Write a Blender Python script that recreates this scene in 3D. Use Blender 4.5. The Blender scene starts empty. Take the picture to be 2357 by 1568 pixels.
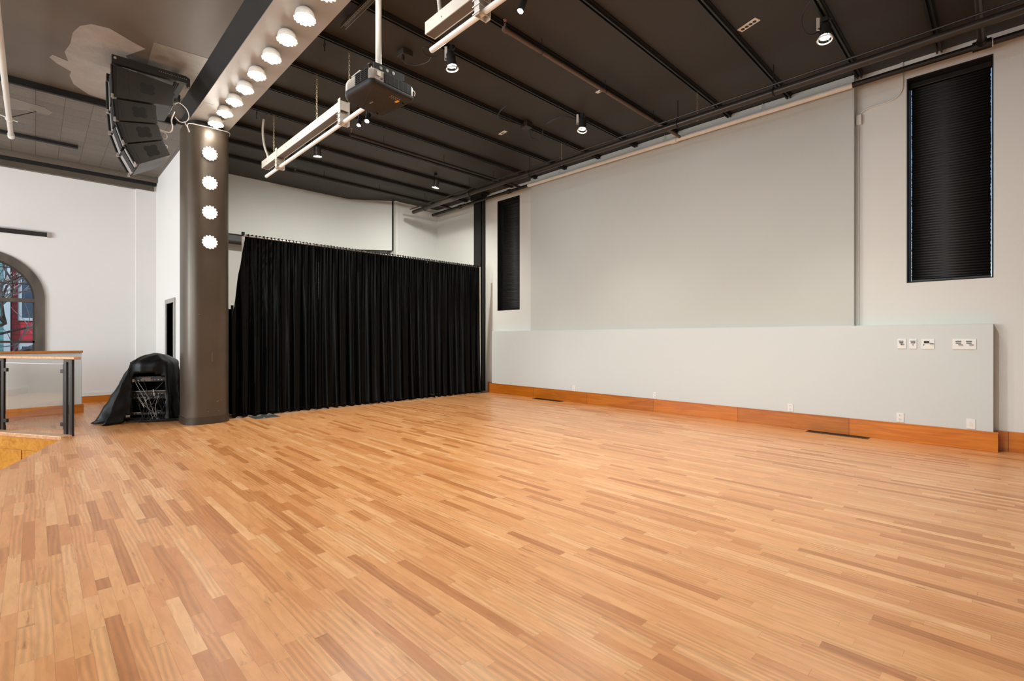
import bpy, bmesh, math, random
from mathutils import Vector, Matrix
random.seed(7)
PI = math.pi
SC = bpy.context.scene
COL = SC.collection

# ---------------------------------------------------------------- camera
EYE = 1.3
cam_d = bpy.data.cameras.new('camera'); cam = bpy.data.objects.new('camera', cam_d); COL.objects.link(cam)
cam_d.sensor_fit = 'HORIZONTAL'; cam_d.sensor_width = 36.0
cam_d.lens = 36.0 * 1120.0 / 2357.0
cam_d.shift_y = -5.0 / 2357.0
cam.location = (0, 0, EYE)
cam.rotation_euler = (PI / 2, 0, math.radians(45.55))
cam_d.clip_start = 0.05; cam_d.clip_end = 300
SC.camera = cam

# ---------------------------------------------------------------- view, world, big lights
SC.view_settings.view_transform = 'Standard'
SC.view_settings.look = 'None'
SC.view_settings.gamma = 1.0
SC.view_settings.use_curve_mapping = False
SC.view_settings.exposure = 0.55

w = bpy.data.worlds.new('sky'); SC.world = w; w.use_nodes = True
wn = w.node_tree; wn.nodes.clear()
sky = wn.nodes.new('ShaderNodeTexSky'); sky.sky_type = 'NISHITA'
sky.sun_disc = False; sky.sun_elevation = math.radians(35); sky.sun_rotation = math.radians(100)
bg = wn.nodes.new('ShaderNodeBackground'); bg.inputs['Strength'].default_value = 0.11
wo = wn.nodes.new('ShaderNodeOutputWorld')
wn.links.new(sky.outputs[0], bg.inputs[0]); wn.links.new(bg.outputs[0], wo.inputs[0])

def area_light(name, loc, direction, sx, sy, power, color):
    d = bpy.data.lights.new(name, 'AREA'); d.shape = 'RECTANGLE'; d.size = sx; d.size_y = sy
    d.energy = power; d.color = color
    o = bpy.data.objects.new(name, d); COL.objects.link(o); o.location = loc
    o.rotation_euler = Vector(direction).to_track_quat('-Z', 'Y').to_euler()
    return o
DAY = (0.91, 1.0, 1.05)
# area lights added as daylight from assumed, unseen tall windows behind the camera
for wx, pw in ((-10.2, 215), (-7.0, 130), (-3.8, 105), (-0.6, 45)):
    area_light('assumed_window_daylight', (wx, -6.05, 2.35), (0, 1, 0.05), 1.8, 2.9, pw, DAY)

# ---------------------------------------------------------------- materials
def lin(c):
    c = c / 255.0
    return c / 12.92 if c <= 0.04045 else ((c + 0.055) / 1.055) ** 2.4
def rgb(r, g, b): return (lin(r), lin(g), lin(b), 1.0)

def new_mat(name):
    m = bpy.data.materials.new(name); m.use_nodes = True
    return m, m.node_tree, m.node_tree.nodes['Principled BSDF']

def N(nt, t, **kw):
    n = nt.nodes.new(t)
    for k, v in kw.items(): setattr(n, k, v)
    return n

def mat(name, color, rough=0.5, metal=0.0, var=0.0, scale=4.0, bump=0.0, bscale=40.0, coat=0.0, spec=0.5, stretch=None, detail=4.0, sheen=0.0):
    m, nt, b = new_mat(name)
    b.inputs['Base Color'].default_value = color
    b.inputs['Roughness'].default_value = rough
    b.inputs['Metallic'].default_value = metal
    b.inputs['Specular IOR Level'].default_value = spec
    b.inputs['Coat Weight'].default_value = coat
    b.inputs['Sheen Weight'].default_value = sheen
    tc = N(nt, 'ShaderNodeTexCoord'); src = tc.outputs['Object']
    if stretch:
        mp = N(nt, 'ShaderNodeMapping'); mp.inputs['Scale'].default_value = stretch
        nt.links.new(src, mp.inputs[0]); src = mp.outputs[0]
    if var > 0:
        n = N(nt, 'ShaderNodeTexNoise'); n.inputs['Scale'].default_value = scale; n.inputs['Detail'].default_value = detail
        nt.links.new(src, n.inputs['Vector'])
        r = N(nt, 'ShaderNodeValToRGB')
        r.color_ramp.elements[0].position = 0.3; r.color_ramp.elements[1].position = 0.7
        r.color_ramp.elements[0].color = tuple([c * (1 - var) for c in color[:3]] + [1])
        r.color_ramp.elements[1].color = tuple([min(1, c * (1 + var)) for c in color[:3]] + [1])
        nt.links.new(n.outputs['Fac'], r.inputs[0]); nt.links.new(r.outputs[0], b.inputs['Base Color'])
        mr = N(nt, 'ShaderNodeMapRange'); mr.inputs['To Min'].default_value = max(0, rough - 0.08); mr.inputs['To Max'].default_value = min(1, rough + 0.08)
        nt.links.new(n.outputs['Fac'], mr.inputs[0]); nt.links.new(mr.outputs[0], b.inputs['Roughness'])
    if bump > 0:
        n2 = N(nt, 'ShaderNodeTexNoise'); n2.inputs['Scale'].default_value = bscale; n2.inputs['Detail'].default_value = 3
        nt.links.new(src, n2.inputs['Vector'])
        bp = N(nt, 'ShaderNodeBump'); bp.inputs['Strength'].default_value = bump; bp.inputs['Distance'].default_value = 0.01
        nt.links.new(n2.outputs['Fac'], bp.inputs['Height']); nt.links.new(bp.outputs[0], b.inputs['Normal'])
    return m

def emis(name, color, strength):
    m, nt, b = new_mat(name)
    b.inputs['Base Color'].default_value = (0.6, 0.58, 0.55, 1)
    b.inputs['Emission Color'].default_value = color; b.inputs['Emission Strength'].default_value = strength
    return m

M = {}
M['wall'] = mat('wall_paint', rgb(224, 224, 219), 0.55, var=0.015, scale=0.8, bump=0.08, bscale=60)
M['wall_far'] = mat('wall_paint_far', rgb(238, 236, 233), 0.55, var=0.015, scale=0.8, bump=0.08, bscale=60)
M['screen'] = mat('projection_paint', rgb(202, 205, 200), 0.7, var=0.02, scale=0.6)
M['low'] = mat('low_wall_paint', rgb(213, 218, 216), 0.5, var=0.012, scale=1.2, bump=0.05, bscale=50)
M['ceil'] = mat('ceiling_paint', rgb(45, 40, 34), 0.55, var=0.12, scale=0.9, bump=0.15, bscale=30)
M['black'] = mat('black_paint', rgb(26, 24, 21), 0.45, var=0.1, scale=6)
M['blackmatte'] = mat('black_matte', rgb(16, 15, 14), 0.7, var=0.1, scale=6)
M['duct'] = mat('rail_black', rgb(34, 31, 27), 0.35, var=0.15, scale=8)
M['pipe'] = mat('pipe_brown_black', rgb(44, 38, 33), 0.4, var=0.2, scale=6)
M['col'] = mat('column_paint', rgb(88, 77, 65), 0.38, metal=0.3, var=0.14, scale=1.6, bump=0.1, bscale=25)
M['beamface'] = mat('beam_face', rgb(18, 16, 13), 0.75, var=0.1, scale=2)
M['soffit'] = mat('beam_soffit_paint', rgb(150, 143, 134), 0.42, var=0.05, scale=3, bump=0.35, bscale=6)
M['pipewhite'] = mat('white_pipe_paint', rgb(238, 240, 236), 0.35, var=0.03, scale=8)
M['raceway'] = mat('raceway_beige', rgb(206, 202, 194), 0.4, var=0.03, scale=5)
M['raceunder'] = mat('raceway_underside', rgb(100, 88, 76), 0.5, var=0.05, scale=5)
M['white'] = mat('white_plastic', rgb(240, 238, 233), 0.35)
M['whitemetal'] = mat('white_enamel', rgb(232, 230, 224), 0.35, var=0.02, scale=10)
M['chrome'] = mat('bright_metal', rgb(200, 196, 190), 0.3, metal=0.6)
M['steel'] = mat('brushed_steel', rgb(165, 165, 162), 0.35, metal=0.9, var=0.08, scale=12)
M['dark'] = mat('dark_plastic', rgb(40, 39, 38), 0.42, var=0.08, scale=10)
M['prjgrey'] = mat('projector_grey', rgb(168, 160, 152), 0.38, var=0.03, scale=8)
M['prjdark'] = mat('projector_charcoal', rgb(34, 33, 33), 0.6, var=0.05, scale=8)
M['spk'] = mat('speaker_black', rgb(46, 42, 37), 0.5, var=0.12, scale=6, bump=0.2, bscale=220)
M['spkgrey'] = mat('speaker_grille_grey', rgb(150, 145, 140), 0.5, var=0.08, scale=30)
M['cable_w'] = mat('white_cable', rgb(225, 220, 214), 0.4)
M['cable_b'] = mat('black_cable', rgb(22, 21, 20), 0.45)
M['yellow'] = mat('yellow_sticker', rgb(240, 178, 40), 0.5)
M['copper'] = mat('copper_brown', rgb(150, 108, 84), 0.4, metal=0.5, var=0.1, scale=10)
M['drape'] = mat('black_velour', rgb(6, 6, 6), 0.4, var=0.2, scale=9, bump=0.05, bscale=120, spec=0.13)
M['cloth'] = mat('black_satin_cloth', rgb(10, 9, 9), 0.42, var=0.15, scale=9, spec=0.25)
M['bronze'] = mat('vent_bronze', rgb(72, 58, 40), 0.4, metal=0.6, var=0.1, scale=12)
M['frame'] = mat('window_trim_brown', rgb(92, 84, 76), 0.5, var=0.28, scale=5, stretch=(1, 1, 0.35), bump=0.2, bscale=10)
M['doorframe'] = mat('grey_door_frame', rgb(168, 162, 156), 0.45, var=0.06, scale=5)
M['white_bead'] = mat('chalky_white', rgb(226, 221, 216), 0.6)
M['trunk'] = mat('tree_bark', rgb(92, 82, 72), 0.8, var=0.3, scale=12)
M['twig'] = mat('pale_twigs', rgb(176, 172, 170), 0.7, var=0.2, scale=10)
M['ground'] = mat('street_ground', rgb(150, 152, 152), 0.8, var=0.1, scale=1)
M['lamp'] = emis('lamp_glass', (1.0, 0.93, 0.84, 1), 0.35)
M['bulb'] = emis('lamp_bulb', (1.0, 0.94, 0.85, 1), 95.0)
M['spotlens'] = emis('spot_lens', (1.0, 0.95, 0.87, 1), 60.0)

def wood_mat(name, c1, c2, rough=0.35, axis='x', scale=3.0, coat=0.2, panel=None):
    m, nt, b = new_mat(name)
    tc = N(nt, 'ShaderNodeTexCoord')
    mp = N(nt, 'ShaderNodeMapping')
    mp.inputs['Scale'].default_value = {'x': (0.5, 6, 6), 'y': (6, 0.5, 6), 'z': (6, 6, 0.5)}[axis]
    nt.links.new(tc.outputs['Object'], mp.inputs[0])
    n = N(nt, 'ShaderNodeTexNoise'); n.inputs['Scale'].default_value = scale; n.inputs['Detail'].default_value = 6; n.inputs['Distortion'].default_value = 1.2
    nt.links.new(mp.outputs[0], n.inputs['Vector'])
    r = N(nt, 'ShaderNodeValToRGB'); r.color_ramp.elements[0].position = 0.32; r.color_ramp.elements[1].position = 0.68
    r.color_ramp.elements[0].color = c1; r.color_ramp.elements[1].color = c2
    nt.links.new(n.outputs['Fac'], r.inputs[0])
    out = r.outputs[0]
    if panel:   # boards butted along x, each its own tone
        sep = N(nt, 'ShaderNodeSeparateXYZ'); nt.links.new(tc.outputs['Object'], sep.inputs[0])
        dv = N(nt, 'ShaderNodeMath', operation='DIVIDE'); dv.inputs[1].default_value = panel; nt.links.new(sep.outputs['X'], dv.inputs[0])
        fl = N(nt, 'ShaderNodeMath', operation='FLOOR'); nt.links.new(dv.outputs[0], fl.inputs[0])
        wh = N(nt, 'ShaderNodeTexWhiteNoise', noise_dimensions='1D'); nt.links.new(fl.outputs[0], wh.inputs['W'])
        mr = N(nt, 'ShaderNodeMapRange'); mr.inputs['To Min'].default_value = 0.8; mr.inputs['To Max'].default_value = 1.15
        nt.links.new(wh.outputs['Value'], mr.inputs[0])
        fr = N(nt, 'ShaderNodeMath', operation='FRACT'); nt.links.new(dv.outputs[0], fr.inputs[0])
        gt = N(nt, 'ShaderNodeMath', operation='GREATER_THAN'); gt.inputs[1].default_value = 0.005; nt.links.new(fr.outputs[0], gt.inputs[0])
        ms = N(nt, 'ShaderNodeMapRange'); ms.inputs['To Min'].default_value = 0.35; ms.inputs['To Max'].default_value = 1.0
        nt.links.new(gt.outputs[0], ms.inputs[0])
        mu = N(nt, 'ShaderNodeMath', operation='MULTIPLY'); nt.links.new(mr.outputs[0], mu.inputs[0]); nt.links.new(ms.outputs[0], mu.inputs[1])
        vm = N(nt, 'ShaderNodeVectorMath', operation='SCALE'); nt.links.new(out, vm.inputs[0]); nt.links.new(mu.outputs[0], vm.inputs['Scale'])
        out = vm.outputs[0]
    nt.links.new(out, b.inputs['Base Color'])
    b.inputs['Roughness'].default_value = rough; b.inputs['Coat Weight'].default_value = coat; b.inputs['Coat Roughness'].default_value = 0.2
    return m
M['maple'] = wood_mat('maple_baseboard', rgb(186, 98, 8), rgb(212, 124, 20), coat=0.04, panel=1.45)
M['maple_y'] = wood_mat('maple_trim', rgb(186, 106, 28), rgb(214, 132, 46), coat=0.05, axis='y')
M['railwood'] = wood_mat('pale_rail_wood', rgb(196, 142, 98), rgb(222, 176, 134), axis='y')
M['panelwood'] = wood_mat('stage_panel_wood', rgb(182, 118, 30), rgb(208, 148, 58), axis='y', scale=2.0)

def floor_mat(name):
    m, nt, b = new_mat(name)
    L = nt.links.new
    tc = N(nt, 'ShaderNodeTexCoord'); sep = N(nt, 'ShaderNodeSeparateXYZ'); L(tc.outputs['Object'], sep.inputs[0])
    def mth(op, a, bb=None, c=None):
        n = N(nt, 'ShaderNodeMath', operation=op)
        for i, v in enumerate((a, bb, c)):
            if v is None: continue
            if isinstance(v, (int, float)): n.inputs[i].default_value = v
            else: L(v, n.inputs[i])
        return n.outputs[0]
    W = 0.0575
    yr = mth('DIVIDE', sep.outputs['Y'], W)
    row = mth('FLOOR', yr); fy = mth('FRACT', yr)
    wr = N(nt, 'ShaderNodeTexWhiteNoise', noise_dimensions='1D'); L(row, wr.inputs['W'])
    # warp x so that boards have unequal lengths
    off = mth('MULTIPLY', wr.outputs['Value'], 37.0)
    xs = mth('DIVIDE', sep.outputs['X'], 0.62)
    xo = mth('ADD', xs, off)
    warp = N(nt, 'ShaderNodeTexNoise', noise_dimensions='2D'); warp.inputs['Scale'].default_value = 0.9; warp.inputs['Detail'].default_value = 0
    cv = N(nt, 'ShaderNodeCombineXYZ'); L(xo, cv.inputs[0]); L(mth('MULTIPLY', row, 5.37), cv.inputs[1]); L(cv.outputs[0], warp.inputs['Vector'])
    xw = mth('ADD', xo, mth('MULTIPLY', warp.outputs['Fac'], 1.9))
    pk = mth('FLOOR', xw); fx = mth('FRACT', xw)
    cid = N(nt, 'ShaderNodeCombineXYZ'); L(row, cid.inputs[0]); L(pk, cid.inputs[1])
    rnd = N(nt, 'ShaderNodeTexWhiteNoise', noise_dimensions='3D'); L(cid.outputs[0], rnd.inputs['Vector'])
    srgb = N(nt, 'ShaderNodeSeparateColor'); L(rnd.outputs['Color'], srgb.inputs[0])
    base = N(nt, 'ShaderNodeValToRGB'); cr = base.color_ramp
    cr.elements[0].position = 0.0; cr.elements[0].color = rgb(196, 124, 66)
    cr.elements[1].position = 1.0; cr.elements[1].color = rgb(242, 184, 128)
    for p, c in ((0.07, rgb(206, 134, 74)), (0.2, rgb(224, 152, 92)), (0.45, rgb(230, 161, 101)), (0.8, rgb(236, 170, 110))):
        e = cr.elements.new(p); e.color = c
    L(srgb.outputs['Red'], base.inputs[0])
    # grain
    gv = N(nt, 'ShaderNodeCombineXYZ')
    L(mth('ADD', mth('MULTIPLY', sep.outputs['X'], 3.0), mth('MULTIPLY', srgb.outputs['Green'], 60)), gv.inputs[0])
    L(mth('ADD', mth('MULTIPLY', sep.outputs['Y'], 17.0), mth('MULTIPLY', srgb.outputs['Blue'], 60)), gv.inputs[1])
    g = N(nt, 'ShaderNodeTexNoise'); g.inputs['Scale'].default_value = 1.6; g.inputs['Detail'].default_value = 7; g.inputs['Roughness'].default_value = 0.62; g.inputs['Distortion'].default_value = 0.7
    L(gv.outputs[0], g.inputs['Vector'])
    gr = N(nt, 'ShaderNodeValToRGB'); gr.color_ramp.elements[0].position = 0.3; gr.color_ramp.elements[0].color = (0.86, 0.80, 0.72, 1)
    gr.color_ramp.elements[1].position = 0.62; gr.color_ramp.elements[1].color = (1.04, 1.04, 1.05, 1)
    L(g.outputs['Fac'], gr.inputs[0])
    # cathedral figure: warped bands
    wv = N(nt, 'ShaderNodeTexWave', wave_type='BANDS', bands_direction='Y'); wv.inputs['Scale'].default_value = 0.7
    wv.inputs['Distortion'].default_value = 9.0; wv.inputs['Detail'].default_value = 1.2; wv.inputs['Detail Scale'].default_value = 0.55
    L(gv.outputs[0], wv.inputs['Vector'])
    wvr = N(nt, 'ShaderNodeMapRange'); wvr.inputs['To Min'].default_value = 0.82; wvr.inputs['To Max'].default_value = 1.03
    L(wv.outputs['Fac'], wvr.inputs[0])
    mask = mth('GREATER_THAN', srgb.outputs['Green'], 0.45)
    wm = N(nt, 'ShaderNodeMix', data_type='FLOAT'); L(mask, wm.inputs[0]); wm.inputs[2].default_value = 0.98; L(wvr.outputs[0], wm.inputs[3])
    mul = N(nt, 'ShaderNodeMix', data_type='RGBA', blend_type='MULTIPLY'); mul.inputs[0].default_value = 1.0
    L(base.outputs[0], mul.inputs[6]); L(gr.outputs[0], mul.inputs[7])
    sc = N(nt, 'ShaderNodeVectorMath', operation='SCALE'); L(mul.outputs[2], sc.inputs[0]); L(wm.outputs[0], sc.inputs['Scale'])
    # dark streaks and knots
    kn = N(nt, 'ShaderNodeTexNoise'); kn.inputs['Scale'].default_value = 1.0; kn.inputs['Detail'].default_value = 5; kn.inputs['Roughness'].default_value = 0.7
    kv = N(nt, 'ShaderNodeCombineXYZ')
    L(mth('ADD', mth('MULTIPLY', sep.outputs['X'], 2.6), mth('MULTIPLY', srgb.outputs['Blue'], 91)), kv.inputs[0])
    L(mth('ADD', mth('MULTIPLY', sep.outputs['Y'], 20.0), mth('MULTIPLY', srgb.outputs['Green'], 17)), kv.inputs[1]); L(kv.outputs[0], kn.inputs['Vector'])
    kr = N(nt, 'ShaderNodeValToRGB'); kr.color_ramp.elements[0].position = 0.60; kr.color_ramp.elements[0].color = (0, 0, 0, 1)
    kr.color_ramp.elements[1].position = 0.76; kr.color_ramp.elements[1].color = (1, 1, 1, 1)
    L(kn.outputs['Fac'], kr.inputs[0])
    km = N(nt, 'ShaderNodeMix', data_type='RGBA'); L(kr.outputs[0], km.inputs[0]); L(sc.outputs[0], km.inputs[6]); km.inputs[7].default_value = rgb(150, 88, 42)
    # seams
    e1 = mth('LESS_THAN', fy, 0.03); e2 = mth('LESS_THAN', mth('MULTIPLY', fx, 0.62), 0.0016)
    seam = mth('MAXIMUM', e1, e2)
    fm = N(nt, 'ShaderNodeMix', data_type='RGBA'); L(mth('MULTIPLY', seam, 0.34), fm.inputs[0]); L(km.outputs[2], fm.inputs[6]); fm.inputs[7].default_value = rgb(120, 74, 42)
    L(fm.outputs[2], b.inputs['Base Color'])
    mr = N(nt, 'ShaderNodeMapRange'); mr.inputs['To Min'].default_value = 0.24; mr.inputs['To Max'].default_value = 0.42; L(g.outputs['Fac'], mr.inputs[0])
    L(mr.outputs[0], b.inputs['Roughness'])
    # slight cupping of each board makes the reflections ripple
    cup = mth('MULTIPLY', mth('ABSOLUTE', mth('SUBTRACT', fy, 0.5)), -0.25)
    lo = N(nt, 'ShaderNodeTexNoise'); lo.inputs['Scale'].default_value = 7.0; lo.inputs['Detail'].default_value = 2; L(tc.outputs['Object'], lo.inputs['Vector'])
    hh = mth('ADD', mth('ADD', cup, mth('MULTIPLY', srgb.outputs['Blue'], 0.12)), mth('ADD', mth('MULTIPLY', lo.outputs['Fac'], 0.5), mth('MULTIPLY', wv.outputs['Fac'], 0.09)))
    bp = N(nt, 'ShaderNodeBump'); bp.inputs['Strength'].default_value = 0.35; bp.inputs['Distance'].default_value = 0.004; L(hh, bp.inputs['Height']); L(bp.outputs[0], b.inputs['Normal'])
    b.inputs['Specular IOR Level'].default_value = 0.5
    b.inputs['Coat Weight'].default_value = 0.5; b.inputs['Coat Roughness'].default_value = 0.38
    return m
M['floor'] = floor_mat('oak_strip_floor')

def tile_mat():
    m, nt, b = new_mat('ceiling_tile_paint'); L = nt.links.new
    tc = N(nt, 'ShaderNodeTexCoord')
    mp = N(nt, 'ShaderNodeMapping'); mp.inputs['Location'].default_value = (0.0, -0.01, 0); L(tc.outputs['Object'], mp.inputs[0])
    br = N(nt, 'ShaderNodeTexBrick'); br.offset = 0.0; br.inputs['Scale'].default_value = 1.0
    br.inputs['Brick Width'].default_value = 0.305; br.inputs['Row Height'].default_value = 0.305; br.inputs['Mortar Size'].default_value = 0.0035
    br.inputs['Color1'].default_value = rgb(98, 89, 79); br.inputs['Color2'].default_value = rgb(110, 101, 90); br.inputs['Mortar'].default_value = rgb(40, 34, 28)
    L(mp.outputs[0], br.inputs['Vector'])
    n = N(nt, 'ShaderNodeTexNoise'); n.inputs['Scale'].default_value = 120; n.inputs['Detail'].default_value = 2; L(tc.outputs['Object'], n.inputs['Vector'])
    r = N(nt, 'ShaderNodeValToRGB'); r.color_ramp.elements[0].position = 0.34; r.color_ramp.elements[0].color = (0.35, 0.33, 0.3, 1); r.color_ramp.elements[1].position = 0.46; r.color_ramp.elements[1].color = (1, 1, 1, 1)
    L(n.outputs['Fac'], r.inputs[0])
    mx = N(nt, 'ShaderNodeMix', data_type='RGBA', blend_type='MULTIPLY'); mx.inputs[0].default_value = 0.8; L(br.outputs['Color'], mx.inputs[6]); L(r.outputs[0], mx.inputs[7])
    # pale patched streak
    pt = N(nt, 'ShaderNodeTexNoise'); pt.inputs['Scale'].default_value = 1.1; pt.inputs['Detail'].default_value = 3; L(tc.outputs['Object'], pt.inputs['Vector'])
    L(mx.outputs[2], b.inputs['Base Color']); b.inputs['Roughness'].default_value = 0.5
    return m
M['tile'] = tile_mat()
M['plaster'] = mat('plaster_ceiling_paint', rgb(90, 81, 70), 0.5, var=0.14, scale=1.3, bump=0.12, bscale=9)
M['patch'] = mat('bare_plaster_patch', rgb(148, 140, 131), 0.45, var=0.12, scale=5, bump=0.3, bscale=14)
M['patch2'] = mat('worn_plaster_patch', rgb(118, 108, 96), 0.42, var=0.15, scale=7, bump=0.2, bscale=14)

def siding(name, c, cd):
    m, nt, b = new_mat(name); L = nt.links.new
    tc = N(nt, 'ShaderNodeTexCoord'); sp = N(nt, 'ShaderNodeSeparateXYZ'); L(tc.outputs['Object'], sp.inputs[0])
    dv = N(nt, 'ShaderNodeMath', operation='DIVIDE'); dv.inputs[1].default_value = 0.16; L(sp.outputs['Z'], dv.inputs[0])
    fr = N(nt, 'ShaderNodeMath', operation='FRACT'); L(dv.outputs[0], fr.inputs[0])
    r = N(nt, 'ShaderNodeValToRGB'); r.color_ramp.elements[0].position = 0.06; r.color_ramp.elements[0].color = cd; r.color_ramp.elements[1].position = 0.14; r.color_ramp.elements[1].color = c
    L(fr.outputs[0], r.inputs[0]); L(r.outputs[0], b.inputs['Base Color']); b.inputs['Roughness'].default_value = 0.6
    bp = N(nt, 'ShaderNodeBump'); bp.inputs['Strength'].default_value = 0.6; bp.inputs['Distance'].default_value = 0.02; L(fr.outputs[0], bp.inputs['Height']); L(bp.outputs[0], b.inputs['Normal'])
    return m
M['teal'] = siding('teal_siding', rgb(96, 160, 168), rgb(44, 84, 94))
M['red'] = siding('red_siding', rgb(200, 44, 66), rgb(120, 22, 36))
M['trimblue'] = mat('pale_blue_trim', rgb(190, 214, 226), 0.5)
M['darkglass'] = mat('dark_pane', rgb(60, 88, 112), 0.08, var=0.2, scale=3)
def glass_mat():
    m, nt, b = new_mat('clear_glass')
    b.inputs['Transmission Weight'].default_value = 1.0; b.inputs['Roughness'].default_value = 0.0; b.inputs['IOR'].default_value = 1.45
    b.inputs['Base Color'].default_value = (0.97, 0.99, 0.98, 1)
    return m
M['glass'] = glass_mat()

# ---------------------------------------------------------------- mesh helpers
class MB:
    def __init__(s): s.v = []; s.f = []; s.sm = []
    def add(s, vs, fs, smooth=False):
        o = len(s.v); s.v += [tuple(v) for v in vs]
        for f in fs: s.f.append([i + o for i in f]); s.sm.append(smooth)
        return s
    def box(s, x0, x1, y0, y1, z0, z1, mtx=None):
        vs = [Vector((x, y, z)) for x in (x0, x1) for y in (y0, y1) for z in (z0, z1)]
        if mtx: vs = [mtx @ v for v in vs]
        return s.add(vs, [(0, 1, 3, 2), (4, 6, 7, 5), (0, 4, 5, 1), (2, 3, 7, 6), (0, 2, 6, 4), (1, 5, 7, 3)])
    def quad(s, a, b, c, d): return s.add([a, b, c, d], [(0, 1, 2, 3)])
    def prism(s, poly, h0, h1, axis='z'):     # poly of 2D points; extruded along the axis
        def P(p, h):
            return {'z': (p[0], p[1], h), 'x': (h, p[0], p[1]), 'y': (p[0], h, p[1])}[axis]
        n = len(poly)
        vs = [P(p, h0) for p in poly] + [P(p, h1) for p in poly]
        fs = [list(range(n))[::-1], list(range(n, 2 * n))] + [(i, (i + 1) % n, n + (i + 1) % n, n + i) for i in range(n)]
        return s.add(vs, fs)
    def tube(s, pts, r, n=10, cap=True):
        pts = [Vector(p) for p in pts]; rings = []
        rr = r if isinstance(r, (list, tuple)) else [r] * len(pts)
        up = None; vs = []
        for i, p in enumerate(pts):
            t = (pts[min(i + 1, len(pts) - 1)] - pts[max(i - 1, 0)])
            if t.length < 1e-9: t = Vector((0, 0, 1))
            t.normalize()
            if up is None:
                up = Vector((0, 0, 1)) if abs(t.z) < 0.9 else Vector((1, 0, 0))
            a = t.cross(up)
            if a.length < 1e-4: a = t.cross(Vector((0, 1, 0)))
            a.normalize(); b = a.cross(t).normalized(); up = b
            for k in range(n):
                an = 2 * PI * k / n
                vs.append(p + (a * math.cos(an) + b * math.sin(an)) * rr[i])
        fs = []
        for i in range(len(pts) - 1):
            for k in range(n):
                fs.append((i * n + k, i * n + (k + 1) % n, (i + 1) * n + (k + 1) % n, (i + 1) * n + k))
        s.add(vs, fs, True)
        if cap:
            o = len(s.v) - len(vs)
            s.f.append([o + k for k in range(n)][::-1]); s.sm.append(False)
            s.f.append([o + (len(pts) - 1) * n + k for k in range(n)]); s.sm.append(False)
        return s
    def lathe(s, prof, c=(0, 0, 0), n=24, mtx=None, scallop=None):
        vs = []
        for (r, z) in prof:
            for k in range(n):
                a = 2 * PI * k / n; q = r
                if scallop: q = r * (1 + scallop[1] * abs(math.cos(a * scallop[0] / 2)) * (r > 0.03))
                v = Vector((q * math.cos(a), q * math.sin(a), z))
                if mtx: v = mtx @ v
                vs.append(v + Vector(c))
        fs = [(i * n + k, i * n + (k + 1) % n, (i + 1) * n + (k + 1) % n, (i + 1) * n + k) for i in range(len(prof) - 1) for k in range(n)]
        s.add(vs, fs, True)
        o = len(s.v) - len(vs)
        s.f.append([o + k for k in range(n)][::-1]); s.sm.append(False)
        s.f.append([o + (len(prof) - 1) * n + k for k in range(n)]); s.sm.append(False)
        return s
    def torus(s, c, R, r, mtx=None, n=10, m=5, sy=1.0):
        vs = []
        for i in range(n):
            a = 2 * PI * i / n
            for j in range(m):
                b = 2 * PI * j / m
                v = Vector(((R + r * math.cos(b)) * math.cos(a), sy * (R + r * math.cos(b)) * math.sin(a), r * math.sin(b)))
                if mtx: v = mtx @ v
                vs.append(v + Vector(c))
        fs = [(i * m + j, ((i + 1) % n) * m + j, ((i + 1) % n) * m + (j + 1) % m, i * m + (j + 1) % m) for i in range(n) for j in range(m)]
        return s.add(vs, fs, True)

def kids(o): return list(o.children)
def part(name, mb, m, parent=None, local=False, bevel=0.0, label=None):
    base = Vector((0, 0, 0))
    if parent is not None and not local:
        p = parent
        while p is not None: base += p.location; p = p.parent
    me = bpy.data.meshes.new(name)
    me.from_pydata([tuple(Vector(v) - base) for v in mb.v], [], mb.f)
    me.polygons.foreach_set('use_smooth', mb.sm)
    bm = bmesh.new(); bm.from_mesh(me); bmesh.ops.recalc_face_normals(bm, faces=bm.faces); bm.to_mesh(me); bm.free()
    ms = m if isinstance(m, (list, tuple)) else [m]
    for mm in ms: me.materials.append(mm)
    me.set_sharp_from_angle(angle=math.radians(42))
    me.update()
    o = bpy.data.objects.new(name, me); COL.objects.link(o)
    if parent is not None: o.parent = parent
    if bevel > 0:
        bv = o.modifiers.new('bevel', 'BEVEL'); bv.width = bevel; bv.segments = 2; bv.limit_method = 'ANGLE'
    if label: o['label'] = label
    return o
def tag(o, label, cat, group=None):
    o['label'] = label; o['category'] = cat
    if group: o['group'] = group
    return o
def thing(name, label, cat, loc, group=None, rz=0.0):
    o = bpy.data.objects.new(name, None); COL.objects.link(o); o.location = loc; o.rotation_euler = (0, 0, rz); o.empty_display_size = 0.1
    return tag(o, label, cat, group)
def single(name, mb, m, label, cat, group=None, bevel=0.0, stuff=False):
    xs = [v[0] for v in mb.v]; ys = [v[1] for v in mb.v]; zs = [v[2] for v in mb.v]
    base = Vector(((min(xs) + max(xs)) / 2, (min(ys) + max(ys)) / 2, min(zs)))
    mb.v = [tuple(Vector(v) - base) for v in mb.v]
    o = part(name, mb, m, bevel=bevel); o.location = base
    tag(o, label, cat, group)
    return o
def struct(name, mb, m, parent=None, bevel=0.0):
    o = part(name, mb, m, parent, bevel=bevel)
    if parent is None: o['kind'] = 'structure'
    return o
def copy_tree(o, parent=None):
    c = o.copy(); COL.objects.link(c); c.parent = parent
    for ch in kids(o): copy_tree(ch, c)
    return c

# =================================================================== SETTING
YW = 8.0        # main wall
HC = 4.86       # ceiling over the dance floor
HP = 4.78       # plaster ceiling beyond the beam
HT = 4.72       # tile ceiling
XF = -13.0      # far wall
YP = 1.88       # partition wall

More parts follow.
